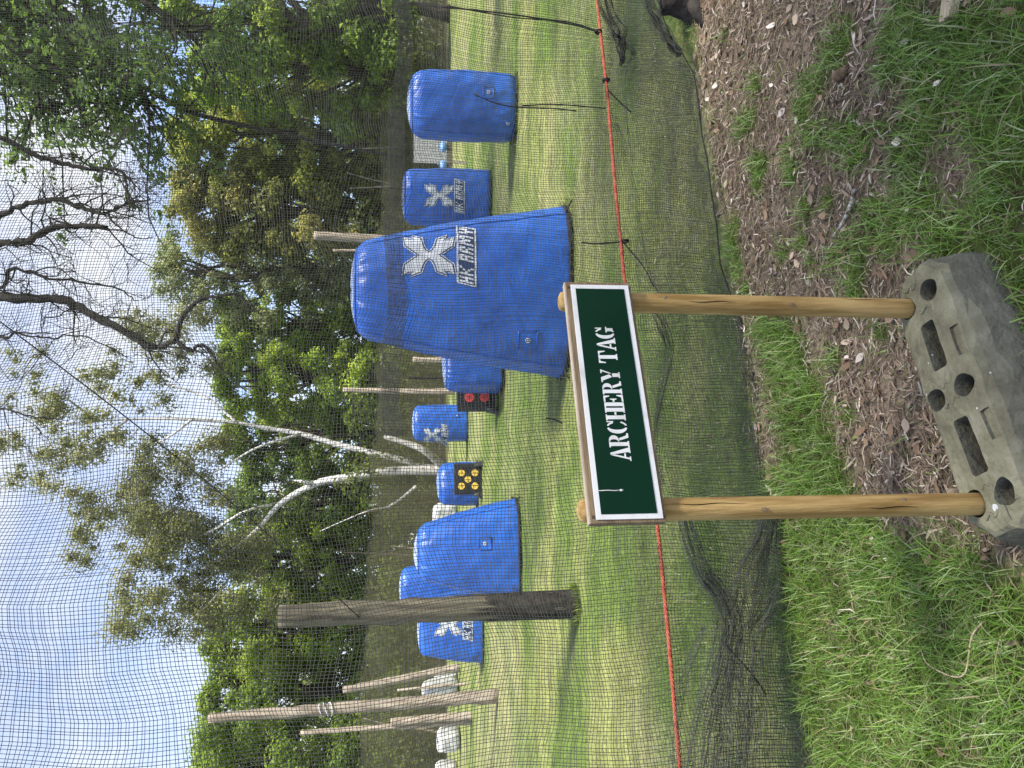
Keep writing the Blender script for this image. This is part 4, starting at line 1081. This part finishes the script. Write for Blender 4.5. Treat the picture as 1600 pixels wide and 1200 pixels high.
def block_mat():
    m, n, l, b = base_mat('weathered_concrete', 0.9, 0.15)
    tc = n.new('ShaderNodeTexCoord')
    t = n.new('ShaderNodeTexNoise'); t.inputs['Scale'].default_value = 9; t.inputs['Detail'].default_value = 10; t.inputs['Roughness'].default_value = 0.68
    r = n.new('ShaderNodeValToRGB')
    r.color_ramp.elements[0].position, r.color_ramp.elements[1].position = 0.30, 0.70
    r.color_ramp.elements[0].color = (0.115, 0.098, 0.062, 1); r.color_ramp.elements[1].color = (0.315, 0.29, 0.20, 1)
    e = r.color_ramp.elements.new(0.5); e.color = (0.20, 0.188, 0.115, 1)
    l.new(tc.outputs['Object'], t.inputs['Vector']); l.new(t.outputs['Fac'], r.inputs['Fac'])
    s = n.new('ShaderNodeTexVoronoi'); s.inputs['Scale'].default_value = 30
    sr = n.new('ShaderNodeValToRGB'); sr.color_ramp.elements[0].position, sr.color_ramp.elements[1].position = 0.07, 0.10
    sr.color_ramp.elements[0].color = (1, 1, 1, 1); sr.color_ramp.elements[1].color = (0, 0, 0, 1)
    wn_ = n.new('ShaderNodeTexWhiteNoise'); gt = n.new('ShaderNodeMath'); gt.operation = 'GREATER_THAN'; gt.inputs[1].default_value = 0.72
    mu = n.new('ShaderNodeMath'); mu.operation = 'MULTIPLY'
    mx = n.new('ShaderNodeMix'); mx.data_type = 'RGBA'; mx.inputs['B'].default_value = (0.55, 0.55, 0.50, 1)
    l.new(tc.outputs['Object'], s.inputs['Vector']); l.new(s.outputs['Distance'], sr.inputs['Fac']); l.new(s.outputs['Position'], wn_.inputs['Vector'])
    l.new(wn_.outputs['Value'], gt.inputs[0]); l.new(sr.outputs['Color'], mu.inputs[0]); l.new(gt.outputs[0], mu.inputs[1]); l.new(mu.outputs[0], mx.inputs['Factor'])
    # the flanks get a darker, less saturated tone than the top
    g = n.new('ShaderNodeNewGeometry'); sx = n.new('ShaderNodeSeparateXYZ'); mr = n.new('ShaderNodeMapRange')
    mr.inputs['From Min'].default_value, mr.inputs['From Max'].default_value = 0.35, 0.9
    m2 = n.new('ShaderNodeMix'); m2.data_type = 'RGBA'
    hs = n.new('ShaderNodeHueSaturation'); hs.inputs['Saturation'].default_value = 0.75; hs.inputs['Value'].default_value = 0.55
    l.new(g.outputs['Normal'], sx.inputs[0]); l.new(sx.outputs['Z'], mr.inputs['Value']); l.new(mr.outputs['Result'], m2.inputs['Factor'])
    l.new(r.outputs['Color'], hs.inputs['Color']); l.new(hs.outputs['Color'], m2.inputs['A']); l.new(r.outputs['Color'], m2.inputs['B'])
    l.new(m2.outputs['Result'], mx.inputs['A']); l.new(mx.outputs['Result'], b.inputs['Base Color'])
    t2 = n.new('ShaderNodeTexNoise'); t2.inputs['Scale'].default_value = 70; t2.inputs['Detail'].default_value = 8
    bp = n.new('ShaderNodeBump'); bp.inputs['Strength'].default_value = 0.9; bp.inputs['Distance'].default_value = 0.008
    l.new(tc.outputs['Object'], t2.inputs['Vector']); l.new(t2.outputs['Fac'], bp.inputs['Height']); l.new(bp.outputs['Normal'], b.inputs['Normal'])
    return m
M['block'] = block_mat()
body = mb.build('block_body', M['block'], blk)
cut = MB()
def cyl(x, y, r, z0, z1, k=24):
    cut.tube([(x, y, z0), (x, y, z1)], r, k)
for hx, hy in ((0.263, 0.046), (-0.263, 0.046), (0.263, -0.044), (-0.265, -0.047), (0.006, 0.052), (-0.004, -0.044)): cyl(hx, hy, 0.0295, -0.1, 0.2)
for s0, s1 in ((0.066, 0.198), (-0.205, -0.068)):
    cut.prism([(s0 + 0.006, -0.024), (s1 - 0.006, -0.024), (s1, -0.018), (s1, 0.020), (s1 - 0.006, 0.026), (s0 + 0.006, 0.026), (s0, 0.020), (s0, -0.018)], -0.1, 0.2)
for s0, s1 in ((0.066, 0.140), (-0.150, -0.078)):
    cut.box(((s0 + s1) / 2, -0.076, 0.146), (s1 - s0, 0.022, 0.030))
for s0, s1 in ((0.10, 0.17), (-0.17, -0.10)):
    cut.box(((s0 + s1) / 2, 0.104, 0.12), (s1 - s0, 0.030, 0.09))
cut.box((-0.315, -0.060, 0.146), (0.055, 0.05, 0.020))
co = cut.build('cutter', M['block'])
bpy.context.view_layer.update()
co.parent = blk
md = body.modifiers.new('b', 'BOOLEAN'); md.operation = 'DIFFERENCE'; md.object = co; md.solver = 'EXACT'; md.use_self = True
bpy.context.view_layer.update()
dg = bpy.context.evaluated_depsgraph_get()
nm_ = bpy.data.meshes.new_from_object(body.evaluated_get(dg))
body.modifiers.clear(); body.data = nm_
bpy.data.objects.remove(co)
bm = bmesh.new(); bm.from_mesh(nm_)
bmesh.ops.remove_doubles(bm, verts=bm.verts, dist=0.0004)
bmesh.ops.triangulate(bm, faces=[f_ for f_ in bm.faces if len(f_.verts) > 4])
bmesh.ops.subdivide_edges(bm, edges=[e for e in bm.edges if e.calc_length() > 0.024], cuts=3)
bmesh.ops.triangulate(bm, faces=bm.faces[:])
rg = np.random.default_rng(8)
for v_ in bm.verts:
    k = 0.0046
    v_.co.x += (vn(v_.co.x * 30, v_.co.y * 30 + v_.co.z * 40, 3) - 0.5) * k * 2; v_.co.y += (vn(v_.co.x * 33 + 5, v_.co.z * 37 + v_.co.y * 12, 4) - 0.5) * k * 2; v_.co.z += (vn(v_.co.x * 24, v_.co.y * 26, 5) - 0.5) * k * 1.5
bm.to_mesh(nm_); bm.free()
for s0, s1 in ((0.066, 0.198), (-0.205, -0.068)):
    mb = MB(); mb.box(((s0 + s1) / 2, 0.002, -0.012), (s1 - s0 - 0.006, 0.034, 0.012)); mb.build('slot_shade_fill', M['slot_shade_and_crack'], blk, bevel=0.004)  # black slabs added as the deep shade at the bottom of the slots
for hx, hy in ((0.263, -0.044), (-0.265, -0.047), (-0.004, -0.044), (0.006, 0.052)):
    mb = MB(); mb.tube([(hx, hy, -0.02), (hx, hy, 0.012)], [0.027, 0.024], 14); mb.build('hole_soil', M['stone'], blk)
# raised casting marks beside the holes
for k, pts in enumerate(([(0.315, 0.035), (0.305, 0.025), (0.312, 0.012), (0.298, 0.002), (0.305, -0.01)], [(0.235, 0.01), (0.225, 0.0), (0.232, -0.02), (0.222, -0.034)],
                         [(-0.028, 0.030), (-0.018, 0.018), (-0.026, 0.006), (-0.014, -0.006), (-0.022, -0.02)], [(0.020, 0.018), (0.030, 0.006), (0.024, -0.008), (0.034, -0.02)],
                         [(-0.305, 0.03), (-0.295, 0.015), (-0.305, 0.002), (-0.293, -0.012)], [(-0.240, 0.012), (-0.230, 0.0), (-0.238, -0.014)])):
    mb = MB(); mb.tube(curve_pts([(x, y, 0.1402) for x, y in pts], 16), 0.0035, 6); mb.build('casting_mark', M['block'], blk, True)
# round white spot of lichen
mb = MB(); mb.prism([(-0.288 + 0.008 * math.cos(q) * (1 + 0.1 * math.sin(3 * q)), -0.008 + 0.0075 * math.sin(q)) for q in np.linspace(0, 6.283, 16)[:-1]], 0.1395, 0.1425); mb.build('lichen_spot', M['white_mark'], blk)

sign = thing('archery_sign', 'green board lettered ARCHERY TAG on two round wooden posts', 'sign', (BX[0], BX[1], 0.0), BA)
for k, (xb, xt, zt) in enumerate(((-0.263, -0.259, 1.068), (0.266, 0.275, 1.064))):
    zz = np.array([-0.02, 0.2, 0.4, 0.6, 0.8, 0.95, zt - 0.012, zt - 0.004, zt])
    rr = np.array([0.0255, 0.0255, 0.0253, 0.0252, 0.025, 0.025, 0.025, 0.0215, 0.012])
    p = np.stack([xb + (xt - xb) * (zz / 1.06), np.full(9, 0.046), zz], -1)
    mb = MB(); mb.tube(p, rr, 24); mb.build('post', M['round_post'], sign, True)
    for zk, dx in (((0.33, 0.006), (0.66, -0.009)) if k == 0 else ((0.80, 0.008), (0.47, -0.007))):
        a = np.linspace(0, 6.283, 13)[:-1]
        c_ = np.array([xb + dx, 0.046 - 0.0246, zk]); mb = MB(); mb.add([c_ + np.array([0.005 * math.cos(q), 0.0, 0.008 * math.sin(q)]) for q in a] + [c_ + np.array([0, -0.0012, 0])], [(i, (i + 1) % 12, 12) for i in range(12)])
        mb.build('knot', M['board_wood'], sign)
for xb, z0_, z1_, dx in ((-0.261, 0.70, 0.885, 0.004), (-0.263, 0.30, 0.42, -0.010), (0.270, 0.62, 0.74, -0.006), (0.268, 0.20, 0.36, 0.011)):
    zc_ = np.linspace(z0_, z1_, 12); wv = 0.0015 * np.sin(zc_ * 60)
    mb = MB(); mb.tube(np.stack([xb + dx + wv, 0.046 - np.sqrt(0.0252 ** 2 - (dx + wv) ** 2), zc_], -1), 0.0011 * np.sin(np.linspace(0.15, 3.0, 12)), 5); mb.build('drying_crack', M['slot_shade_and_crack'], sign, True)
# board: local x along, z up; faces -y
zc, hz, hx_ = 0.972, 0.081, 0.301
mb = MB(); mb.box((0, 0.010, zc), (2 * hx_, 0.021, 2 * hz)); mb.build('backing_board', M['board_wood'], sign, bevel=0.0015)
mb = MB(); mb.box((0, 0.0095, zc + hz + 0.0016), (2 * hx_ - 0.001, 0.018, 0.0028)); mb.build('weathered_top_edge', M['board_edge'], sign)
def sheet(name, x0, x1, z0, z1, y, th, mat):
    mb = MB(); mb.box(((x0 + x1) / 2, y - th / 2, (z0 + z1) / 2), (x1 - x0, th, z1 - z0)); return mb.build(name, mat, sign, bevel=0.0004)
sheet('white_sheet', -0.294, 0.291, 0.8985, 1.0415, -0.0010, 0.003, M['sign_white'])
green = sheet('green_sheet', -0.283, 0.279, 0.9105, 1.0305, -0.0042, 0.0012, M['sign_green'])
for sx, sz in ((-0.287, 1.047), (-0.287, 0.8945), (0.285, 1.046), (0.287, 0.8945)):
    a = np.linspace(0, 6.283, 13)[:-1]
    mb = MB(); mb.tube([(sx, -0.0008, sz), (sx, -0.0032, sz)], [0.0036, 0.0030], 12); mb.build('screw', M['screw'], sign)

def rect(x0, y0, x1, y1): return [(x0, y0), (x1, y0), (x1, y1), (x0, y1)]
def arc(cx, cy, ro, so, ri, si, a0, a1, n=12):
    t = np.radians(np.linspace(a0, a1, n))
    return [(cx + ro * math.cos(q), cy + so * math.sin(q)) for q in t] + [(cx + ri * math.cos(q), cy + si * math.sin(q)) for q in t[::-1]]
GL = {
    'A': [[(0.08, 0.0), (0.19, 0.0), (0.30, 0.30), (0.30, 0.30), (0.47, 0.80), (0.41, 0.97)], [(0.45, 1.0), (0.58, 1.0), (0.95, 0.0), (0.63, 0.0)], rect(0.29, 0.24, 0.52, 0.32), rect(0.0, 0.0, 0.075, 0.06), rect(0.195, 0.0, 0.30, 0.06), rect(0.55, 0.0, 0.625, 0.06), rect(0.955, 0.0, 1.02, 0.06)],
    'R': [rect(0.09, 0.0, 0.35, 1.0), rect(0.0, 0.0, 0.085, 0.07), rect(0.0, 0.93, 0.085, 1.0), rect(0.355, 0.0, 0.42, 0.07), arc(0.46, 0.745, 0.38, 0.255, 0.10, 0.18, -82, 82), rect(0.40, 0.93, 0.47, 1.0), rect(0.40, 0.49, 0.47, 0.55), [(0.47, 0.46), (0.64, 0.47), (0.82, 0.10), (0.98, 0.08), (0.96, 0.0), (0.66, 0.0)]],
    'C': [arc(0.48, 0.5, 0.47, 0.51, 0.20, 0.43, 100, 260, 18), arc(0.52, 0.5, 0.36, 0.51, 0.24, 0.42, 25, 80), arc(0.52, 0.5, 0.38, 0.51, 0.28, 0.43, 280, 335), rect(0.83, 0.66, 0.90, 1.0)],
    'H': [rect(0.08, 0.0, 0.35, 1.0), rect(0.0, 0.0, 0.075, 0.07), rect(0.355, 0.0, 0.43, 0.07), rect(0.0, 0.93, 0.075, 1.0), rect(0.355, 0.93, 0.43, 1.0), rect(0.63, 0.0, 0.90, 1.0), rect(0.55, 0.0, 0.625, 0.07), rect(0.905, 0.0, 0.98, 0.07), rect(0.55, 0.93, 0.625, 1.0), rect(0.905, 0.93, 0.98, 1.0), rect(0.39, 0.45, 0.59, 0.54)],
    'E': [rect(0.08, 0.0, 0.35, 1.0), rect(0.0, 0.0, 0.075, 0.07), rect(0.0, 0.93, 0.075, 1.0), [(0.40, 1.0), (0.86, 1.0), (0.86, 0.70), (0.80, 0.70), (0.70, 0.92), (0.40, 0.92)], [(0.40, 0.0), (0.90, 0.0), (0.90, 0.32), (0.84, 0.32), (0.72, 0.08), (0.40, 0.08)], [(0.40, 0.46), (0.52, 0.46), (0.58, 0.34), (0.63, 0.34), (0.63, 0.68), (0.58, 0.68), (0.52, 0.55), (0.40, 0.55)]],
    'Y': [[(0.04, 1.0), (0.34, 1.0), (0.56, 0.56), (0.43, 0.45), (0.34, 0.45)], [(0.84, 1.0), (0.95, 1.0), (0.66, 0.46), (0.60, 0.52)], rect(0.36, 0.0, 0.63, 0.40), rect(0.27, 0.0, 0.355, 0.07), rect(0.635, 0.0, 0.72, 0.07), rect(0.66, 0.93, 0.835, 1.0), rect(-0.03, 0.93, 0.035, 1.0)],
    'T': [rect(0.33, 0.0, 0.60, 1.0), rect(0.24, 0.0, 0.325, 0.07), rect(0.605, 0.0, 0.69, 0.07), [(0.28, 1.0), (0.0, 1.0), (-0.02, 0.64), (0.05, 0.64), (0.14, 0.92), (0.28, 0.92)], [(0.65, 1.0), (0.93, 1.0), (0.95, 0.64), (0.88, 0.64), (0.79, 0.92), (0.65, 0.92)]],
    'G': [arc(0.48, 0.5, 0.47, 0.51, 0.20, 0.43, 100, 260, 18), arc(0.52, 0.5, 0.36, 0.51, 0.24, 0.42, 25, 80), rect(0.83, 0.66, 0.90, 1.0), arc(0.52, 0.5, 0.32, 0.51, 0.18, 0.43, 280, 312), rect(0.62, 0.06, 0.86, 0.38), rect(0.52, 0.385, 0.97, 0.45)]}
adv, lh, lw = 0.0320, 0.0445, 0.0335
xpos = -0.1665
for ch in 'ARCHERY TAG':
    if ch == ' ': xpos += 0.0165; continue
    mb = MB()
    for j, poly in enumerate(GL[ch]):
        pp = [(xpos + x * lw, 0.9505 + y * lh) for x, y in poly]
        n = len(pp); y0, y1 = -0.0050, -0.0060 - 0.00006 * j
        tr = tessellate_polygon([[Vector((x, z, 0)) for x, z in pp]])
        mb.add([(x, y0, z) for x, z in pp] + [(x, y1, z) for x, z in pp], [(i, (i + 1) % n, n + (i + 1) % n, n + i) for i in range(n)] + [tuple(n + k for k in t) for t in tr])
    o = mb.build('letter', M['sign_white'], green)
    o['label'] = 'white stencil letter ' + ch
    xpos += adv
# pale drip on the green
mb = MB()
mb.tube([(-0.232, -0.0056, 1.030), (-0.2315, -0.0056, 1.012), (-0.2325, -0.0056, 0.995), (-0.232, -0.0056, 0.985)], [0.0007, 0.0011, 0.0012, 0.0016], 6)
mb.tube([(-0.232, -0.0058, 0.985), (-0.232, -0.0062, 0.981), (-0.232, -0.0058, 0.977)], [0.0018, 0.0026, 0.0016], 8)
mb.build('drip_mark', M['white_mark'], green, True)

# ------------------------------------------------------------------ grass, litter and small things in front of the net
rng = np.random.default_rng(400)
def scatter(n, x0, x1, y0, y1): return rng.uniform(x0, x1, n), rng.uniform(y0, y1, n)
def in_block(x, y, m=0.0):
    dx, dy = x - BX[0], y - BX[1]
    lx, ly = dx * math.cos(BA) + dy * math.sin(BA), -dx * math.sin(BA) + dy * math.cos(BA)
    return (np.abs(lx) < 0.36 + m) & (ly > -0.13 - m) & (ly < 0.115 + m)
GP = [(0.080, 0.155, 0.020), (0.125, 0.225, 0.028), (0.175, 0.285, 0.048), (0.25, 0.345, 0.11), (0.34, 0.39, 0.20), (0.36, 0.29, 0.16)]
GW = [0.20, 0.28, 0.24, 0.15, 0.07, 0.06]
x, y = scatter(200000, -2.5, 2.9, 0.75, 4.3)
k = (rng.random(len(x)) < grass_mask(x, y) ** 1.2 * 0.72 + 0.022 * (fbm(x * 5, y * 5, 77) > 0.5)) & (rng.random(len(x)) > beyond(x, y) * 0.9) & ~in_block(x, y, 0.005)
x, y = x[k], y[k]
gmv = grass_mask(x, y); tuft = fbm(x * 8, y * 8, 55)
h = (0.030 + 0.135 * tuft ** 1.4) * rng.uniform(0.55, 1.35, len(x)) * (0.55 + 0.45 * gmv)
v, f, c = blades(rng, x, y, h, rng.uniform(0.0022, 0.0050, len(x)), rng.uniform(0.25, 1.45, len(x)), pick(rng, len(x), GP, GW) * (0.75 + 0.5 * fbm(x * 5, y * 5, 66))[:, None])
print('near blades', len(x))
tag(link('grass', mesh_np('grass', v, f, M['grass'], c)), 'tufts of long green grass in front of the net', 'grass', kind='stuff')
# field turf
x, y = scatter(330000, -9, 9, 2.3, 17)
k = (rng.random(len(x)) < beyond(x, y)) & (np.abs(x) < 1.4 + 0.56 * y) & (rng.random(len(x)) < np.clip(1.25 - y / 16, 0.15, 1))
x, y = x[k], y[k]
stv = np.clip((fbm(x * 0.75, y * 1.1, 13, 4) - 0.40) / 0.22, 0, 1)
fc = pick(rng, len(x), [(0.090, 0.145, 0.018), (0.130, 0.190, 0.026), (0.185, 0.230, 0.040)], [0.3, 0.4, 0.3]); fs = pick(rng, len(x), [(0.27, 0.25, 0.10), (0.20, 0.23, 0.06), (0.34, 0.29, 0.15)])
c = np.where((rng.random(len(x)) < stv * 0.75)[:, None], fs, fc)
v, f, c = blades(rng, x, y, rng.uniform(0.012, 0.045, len(x)) * (0.7 + 0.8 * fbm(x * 2, y * 2, 99)), rng.uniform(0.003, 0.006, len(x)) * (1 + y / 14), rng.uniform(0.3, 1.6, len(x)), c, 1)
print('field blades', len(x))
ex_, ey_ = [], []
for b_, lc_, rz_ in FOOT:
    m_ = 520 if lc_[1] < 12 else 240
    aa = rng.random(m_) * 6.283
    wx_, wy_ = b_.wb + 0.005, b_.db + 0.005
    kx, ky = wx_ * sgnpow(np.cos(aa), 2 / b_.e), wy_ * sgnpow(np.sin(aa), 2 / b_.e)
    g_ = 1 + rng.uniform(-0.03, 0.10, m_)
    kx, ky = kx * g_, ky * g_
    ex_.append(lc_[0] + kx * math.cos(rz_) - ky * math.sin(rz_)); ey_.append(lc_[1] + kx * math.sin(rz_) + ky * math.cos(rz_))
ex_, ey_ = np.concatenate(ex_), np.concatenate(ey_)
v2, f2, c2 = blades(rng, ex_, ey_, rng.uniform(0.03, 0.10, len(ex_)), np.full(len(ex_), 0.008), rng.uniform(0.2, 1.0, len(ex_)), pick(rng, len(ex_), [(0.075, 0.135, 0.018), (0.13, 0.19, 0.03), (0.22, 0.23, 0.07)]), 1)
f = np.concatenate([f, f2 + len(v)]); v = np.concatenate([v, v2]); c = np.concatenate([c, c2])
tag(link('field_turf', mesh_np('field_turf', v, f, M['grass'], c)), 'short sunlit yellow green turf of the field beyond the net', 'grass', kind='stuff')
# dry litter: straw, needles, chips
x, y = scatter(165000, -2.2, 3.2, 0.8, 4.4)
gmv = grass_mask(x, y)
k = (rng.random(len(x)) < (1 - gmv) * 0.74 + 0.07) & (rng.random(len(x)) > beyond(x, y) * 0.93) & ~in_block(x, y, 0.003)
x, y = x[k], y[k]; n = len(x)
L = rng.uniform(0.006, 0.025, n) * (1 + 0.8 * (rng.random(n) < 0.12)); W = rng.uniform(0.0008, 0.0022, n) * (1 + 1.6 * (rng.random(n) < 0.12)); a = rng.random(n) * 6.283
z = ground_h(x, y) + rng.uniform(0.001, 0.013, n)
tx, ty = np.cos(a), np.sin(a); cv = rng.normal(size=n) * 0.25; tl = rng.normal(size=n) * 0.22
vs = []
for t_ in (-1, 0, 1):
    cx_, cy_ = x + tx * L * t_ - ty * cv * L * (t_ * t_), y + ty * L * t_ + tx * cv * L * (t_ * t_)
    cz_ = z + tl * L * t_ + (1 - t_ * t_) * L * 0.12
    ww = W * (1.0 if t_ == 0 else 0.6)
    vs += [np.stack([cx_ + ty * ww, cy_ - tx * ww, cz_], -1), np.stack([cx_ - ty * ww, cy_ + tx * ww, cz_ + 0.0008], -1)]
V = np.stack(vs, 1).reshape(-1, 3)
Q = (np.arange(n)[:, None, None] * 6 + np.array([(0, 1, 3, 2), (2, 3, 5, 4)])[None]).reshape(-1, 4)
c = pick(rng, n, [(0.12, 0.086, 0.056), (0.205, 0.152, 0.105), (0.30, 0.23, 0.165), (0.42, 0.345, 0.255), (0.56, 0.49, 0.395), (0.15, 0.16, 0.055)], [0.28, 0.28, 0.20, 0.11, 0.05, 0.08])
print('litter', n)
tag(link('litter', mesh_np('litter', V, Q, M['straw'], np.repeat(c, 6, 0))), 'brown straw and wood chip litter on the bare soil', 'litter', kind='stuff')
# fallen leaves
n = 1500
x, y = scatter(n * 2, -2.0, 2.8, 0.9, 4.0)
k = (rng.random(len(x)) < 1 - 0.75 * grass_mask(x, y)) & (beyond(x, y) < 0.5) & ~in_block(x, y, 0.01)
x, y = x[k][:n], y[k][:n]; n = len(x)
a = rng.random(n) * 6.283; s = rng.uniform(0.007, 0.021, n); curl = rng.uniform(0.1, 0.8, n)
tx, ty = np.cos(a), np.sin(a); z = ground_h(x, y) + rng.uniform(0.006, 0.018, n)
prof = [(-1.0, 0.0), (-0.5, 0.55), (0.15, 0.62), (0.7, 0.35), (1.1, 0.0), (0.7, -0.35), (0.15, -0.62), (-0.5, -0.55)]
tilt = rng.normal(size=(n, 2)) * 0.3
vs = [np.stack([x, y, z], -1)]
for u, w_ in prof:
    ex_, ey_ = s * u, s * w_ * rng.uniform(0.7, 1.15, n)
    vs.append(np.stack([x + tx * ex_ - ty * ey_, y + ty * ex_ + tx * ey_, z + np.maximum(curl * (ey_ ** 2 + 0.4 * ex_ ** 2) / s + tilt[:, 0] * ex_ + tilt[:, 1] * ey_, -0.006)], -1))
V = np.stack(vs, 1).reshape(-1, 3)
T = (np.arange(n)[:, None, None] * 9 + np.array([(0, 1 + i, 1 + (i + 1) % 8) for i in range(8)])[None]).reshape(-1, 3)
c = pick(rng, n, [(0.17, 0.11, 0.065), (0.27, 0.185, 0.115), (0.42, 0.32, 0.23), (0.62, 0.54, 0.45)], [0.32, 0.34, 0.22, 0.12])
tag(link('fallen_leaves', mesh_np('fallen_leaves', V, T, M['straw'], np.repeat(c, 9, 0))), 'small dry fallen leaves scattered over the litter', 'leaves', kind='stuff')

# birch twig lying on the litter
tw0 = gz(1330, 325)
tw = thing('birch_stick', 'short white barked birch stick lying on the litter', 'stick', tw0)
p = curve_pts([gz(1300, 372, 0.022) - tw0, gz(1318, 345, 0.020) - tw0, gz(1330, 318, 0.020) - tw0, gz(1336, 296, 0.022) - tw0], 14)
mb = MB(); mb.tube(p, np.interp(np.linspace(0, 1, 14), [0, 0.3, 1], [0.0025, 0.0055, 0.0085]), 9, True, 0.35, 4); mb.build('stick_stem', M['birch_fine'], tw, True)
mb = MB(); mb.tube([p[8], p[8] + np.array([0.02, 0.015, 0.012]), p[8] + np.array([0.035, 0.04, 0.014])], [0.004, 0.003, 0.002], 6); mb.build('side_twig', M['bark'], tw, True)
# split timber end
pl0 = gz(1488, 5)
plk = thing('timber_offcut', 'pale split timber offcut lying at the lower right edge', 'timber', pl0)
dvec = gz(1500, -60, 0.03) - gz(1487, 28, 0.03); dvec /= np.linalg.norm(dvec); sd = np.cross(UP, dvec)
e0 = gz(1487, 28, 0.03) - pl0
mb = MB(); mb.box(e0 + dvec * 0.16 + np.array([0, 0, 0.004]), (0.32, 0.021, 0.028), np.stack([dvec, sd, UP], 1)); mb.build('split_face', M['plank'], plk, bevel=0.002)
mb = MB(); mb.box(e0 + dvec * 0.155 + sd * 0.0215 + np.array([0, 0, 0.001]), (0.32, 0.021, 0.026), np.stack([dvec, sd, UP], 1)); mb.build('split_face', M['plank'], plk, bevel=0.002)
# brown stone
so = gz(1318, 117)
stn = thing('brown_stone', 'small smooth brown stone in the litter', 'stone', so)
bm = bmesh.new(); bmesh.ops.create_icosphere(bm, subdivisions=3, radius=1)
for v_ in bm.verts:
    k = 1 + 0.22 * (vn(v_.co.x * 1.7 + 3, v_.co.y * 1.7 + v_.co.z * 1.3, 7) - 0.5)
    v_.co = Vector((v_.co.x * 0.022 * k, v_.co.y * 0.036 * k, v_.co.z * 0.016 * k + 0.010))
me = bpy.data.meshes.new('stone_body'); bm.to_mesh(me); bm.free(); me.materials.append(M['stone'])
for p_ in me.polygons: p_.use_smooth = True
link('stone_body', me, stn)
# bent dry stem in the grass
ds0 = gz(1500, 1030)
dst = thing('dry_stem', 'bent pale dry stem lying in the grass at the lower left', 'stem', ds0)
p = curve_pts([gz(a_, b_, h_) - ds0 for a_, b_, h_ in ((1440, 1018, 0.030), (1448, 1036, 0.040), (1474, 1052, 0.050), (1496, 1058, 0.052), (1508, 1051, 0.050), (1513, 1030, 0.050), (1517, 1000, 0.046), (1524, 985, 0.044), (1538, 970, 0.036))], 40)
mb = MB(); mb.tube(p, np.linspace(0.0016, 0.0026, 40), 6); mb.build('stem_body', M['plank'], dst, True)
mb = MB()
for j in (12, 27): mb.tube([p[j] - np.array([0.003, 0, 0]), p[j], p[j] + np.array([0.003, 0.001, 0])], [0.0022, 0.0034, 0.0022], 6)
mb.build('stem_node', M['stone'], dst, True)
# dark stump at the right edge
su = gz(1082, -6)
stp = thing('tree_stump', 'dark mossy stump cut off by the right edge', 'stump', su)
mb = MB(); mb.tube([(0, 0, -0.05), (0, 0, 0.03), (0.01, 0, 0.10), (0.01, 0.01, 0.16)], [0.17, 0.13, 0.105, 0.10], 14, True, 0.25, 6); mb.build('stump_body', M['dark_bark'], stp, True)
mb = MB(); mb.tube([(-0.05, -0.06, 0.02), (-0.16, -0.12, 0.0), (-0.25, -0.15, -0.03)], [0.05, 0.035, 0.02], 8, True, 0.2, 3); mb.build('root', M['dark_bark'], stp, True)

print('triangles', sum(sum(len(p.vertices) - 2 for p in o.data.polygons) if len(o.data.polygons) < 2000 else (len(o.data.loops) - 2 * len(o.data.polygons)) for o in sc.objects if o.type == 'MESH'))
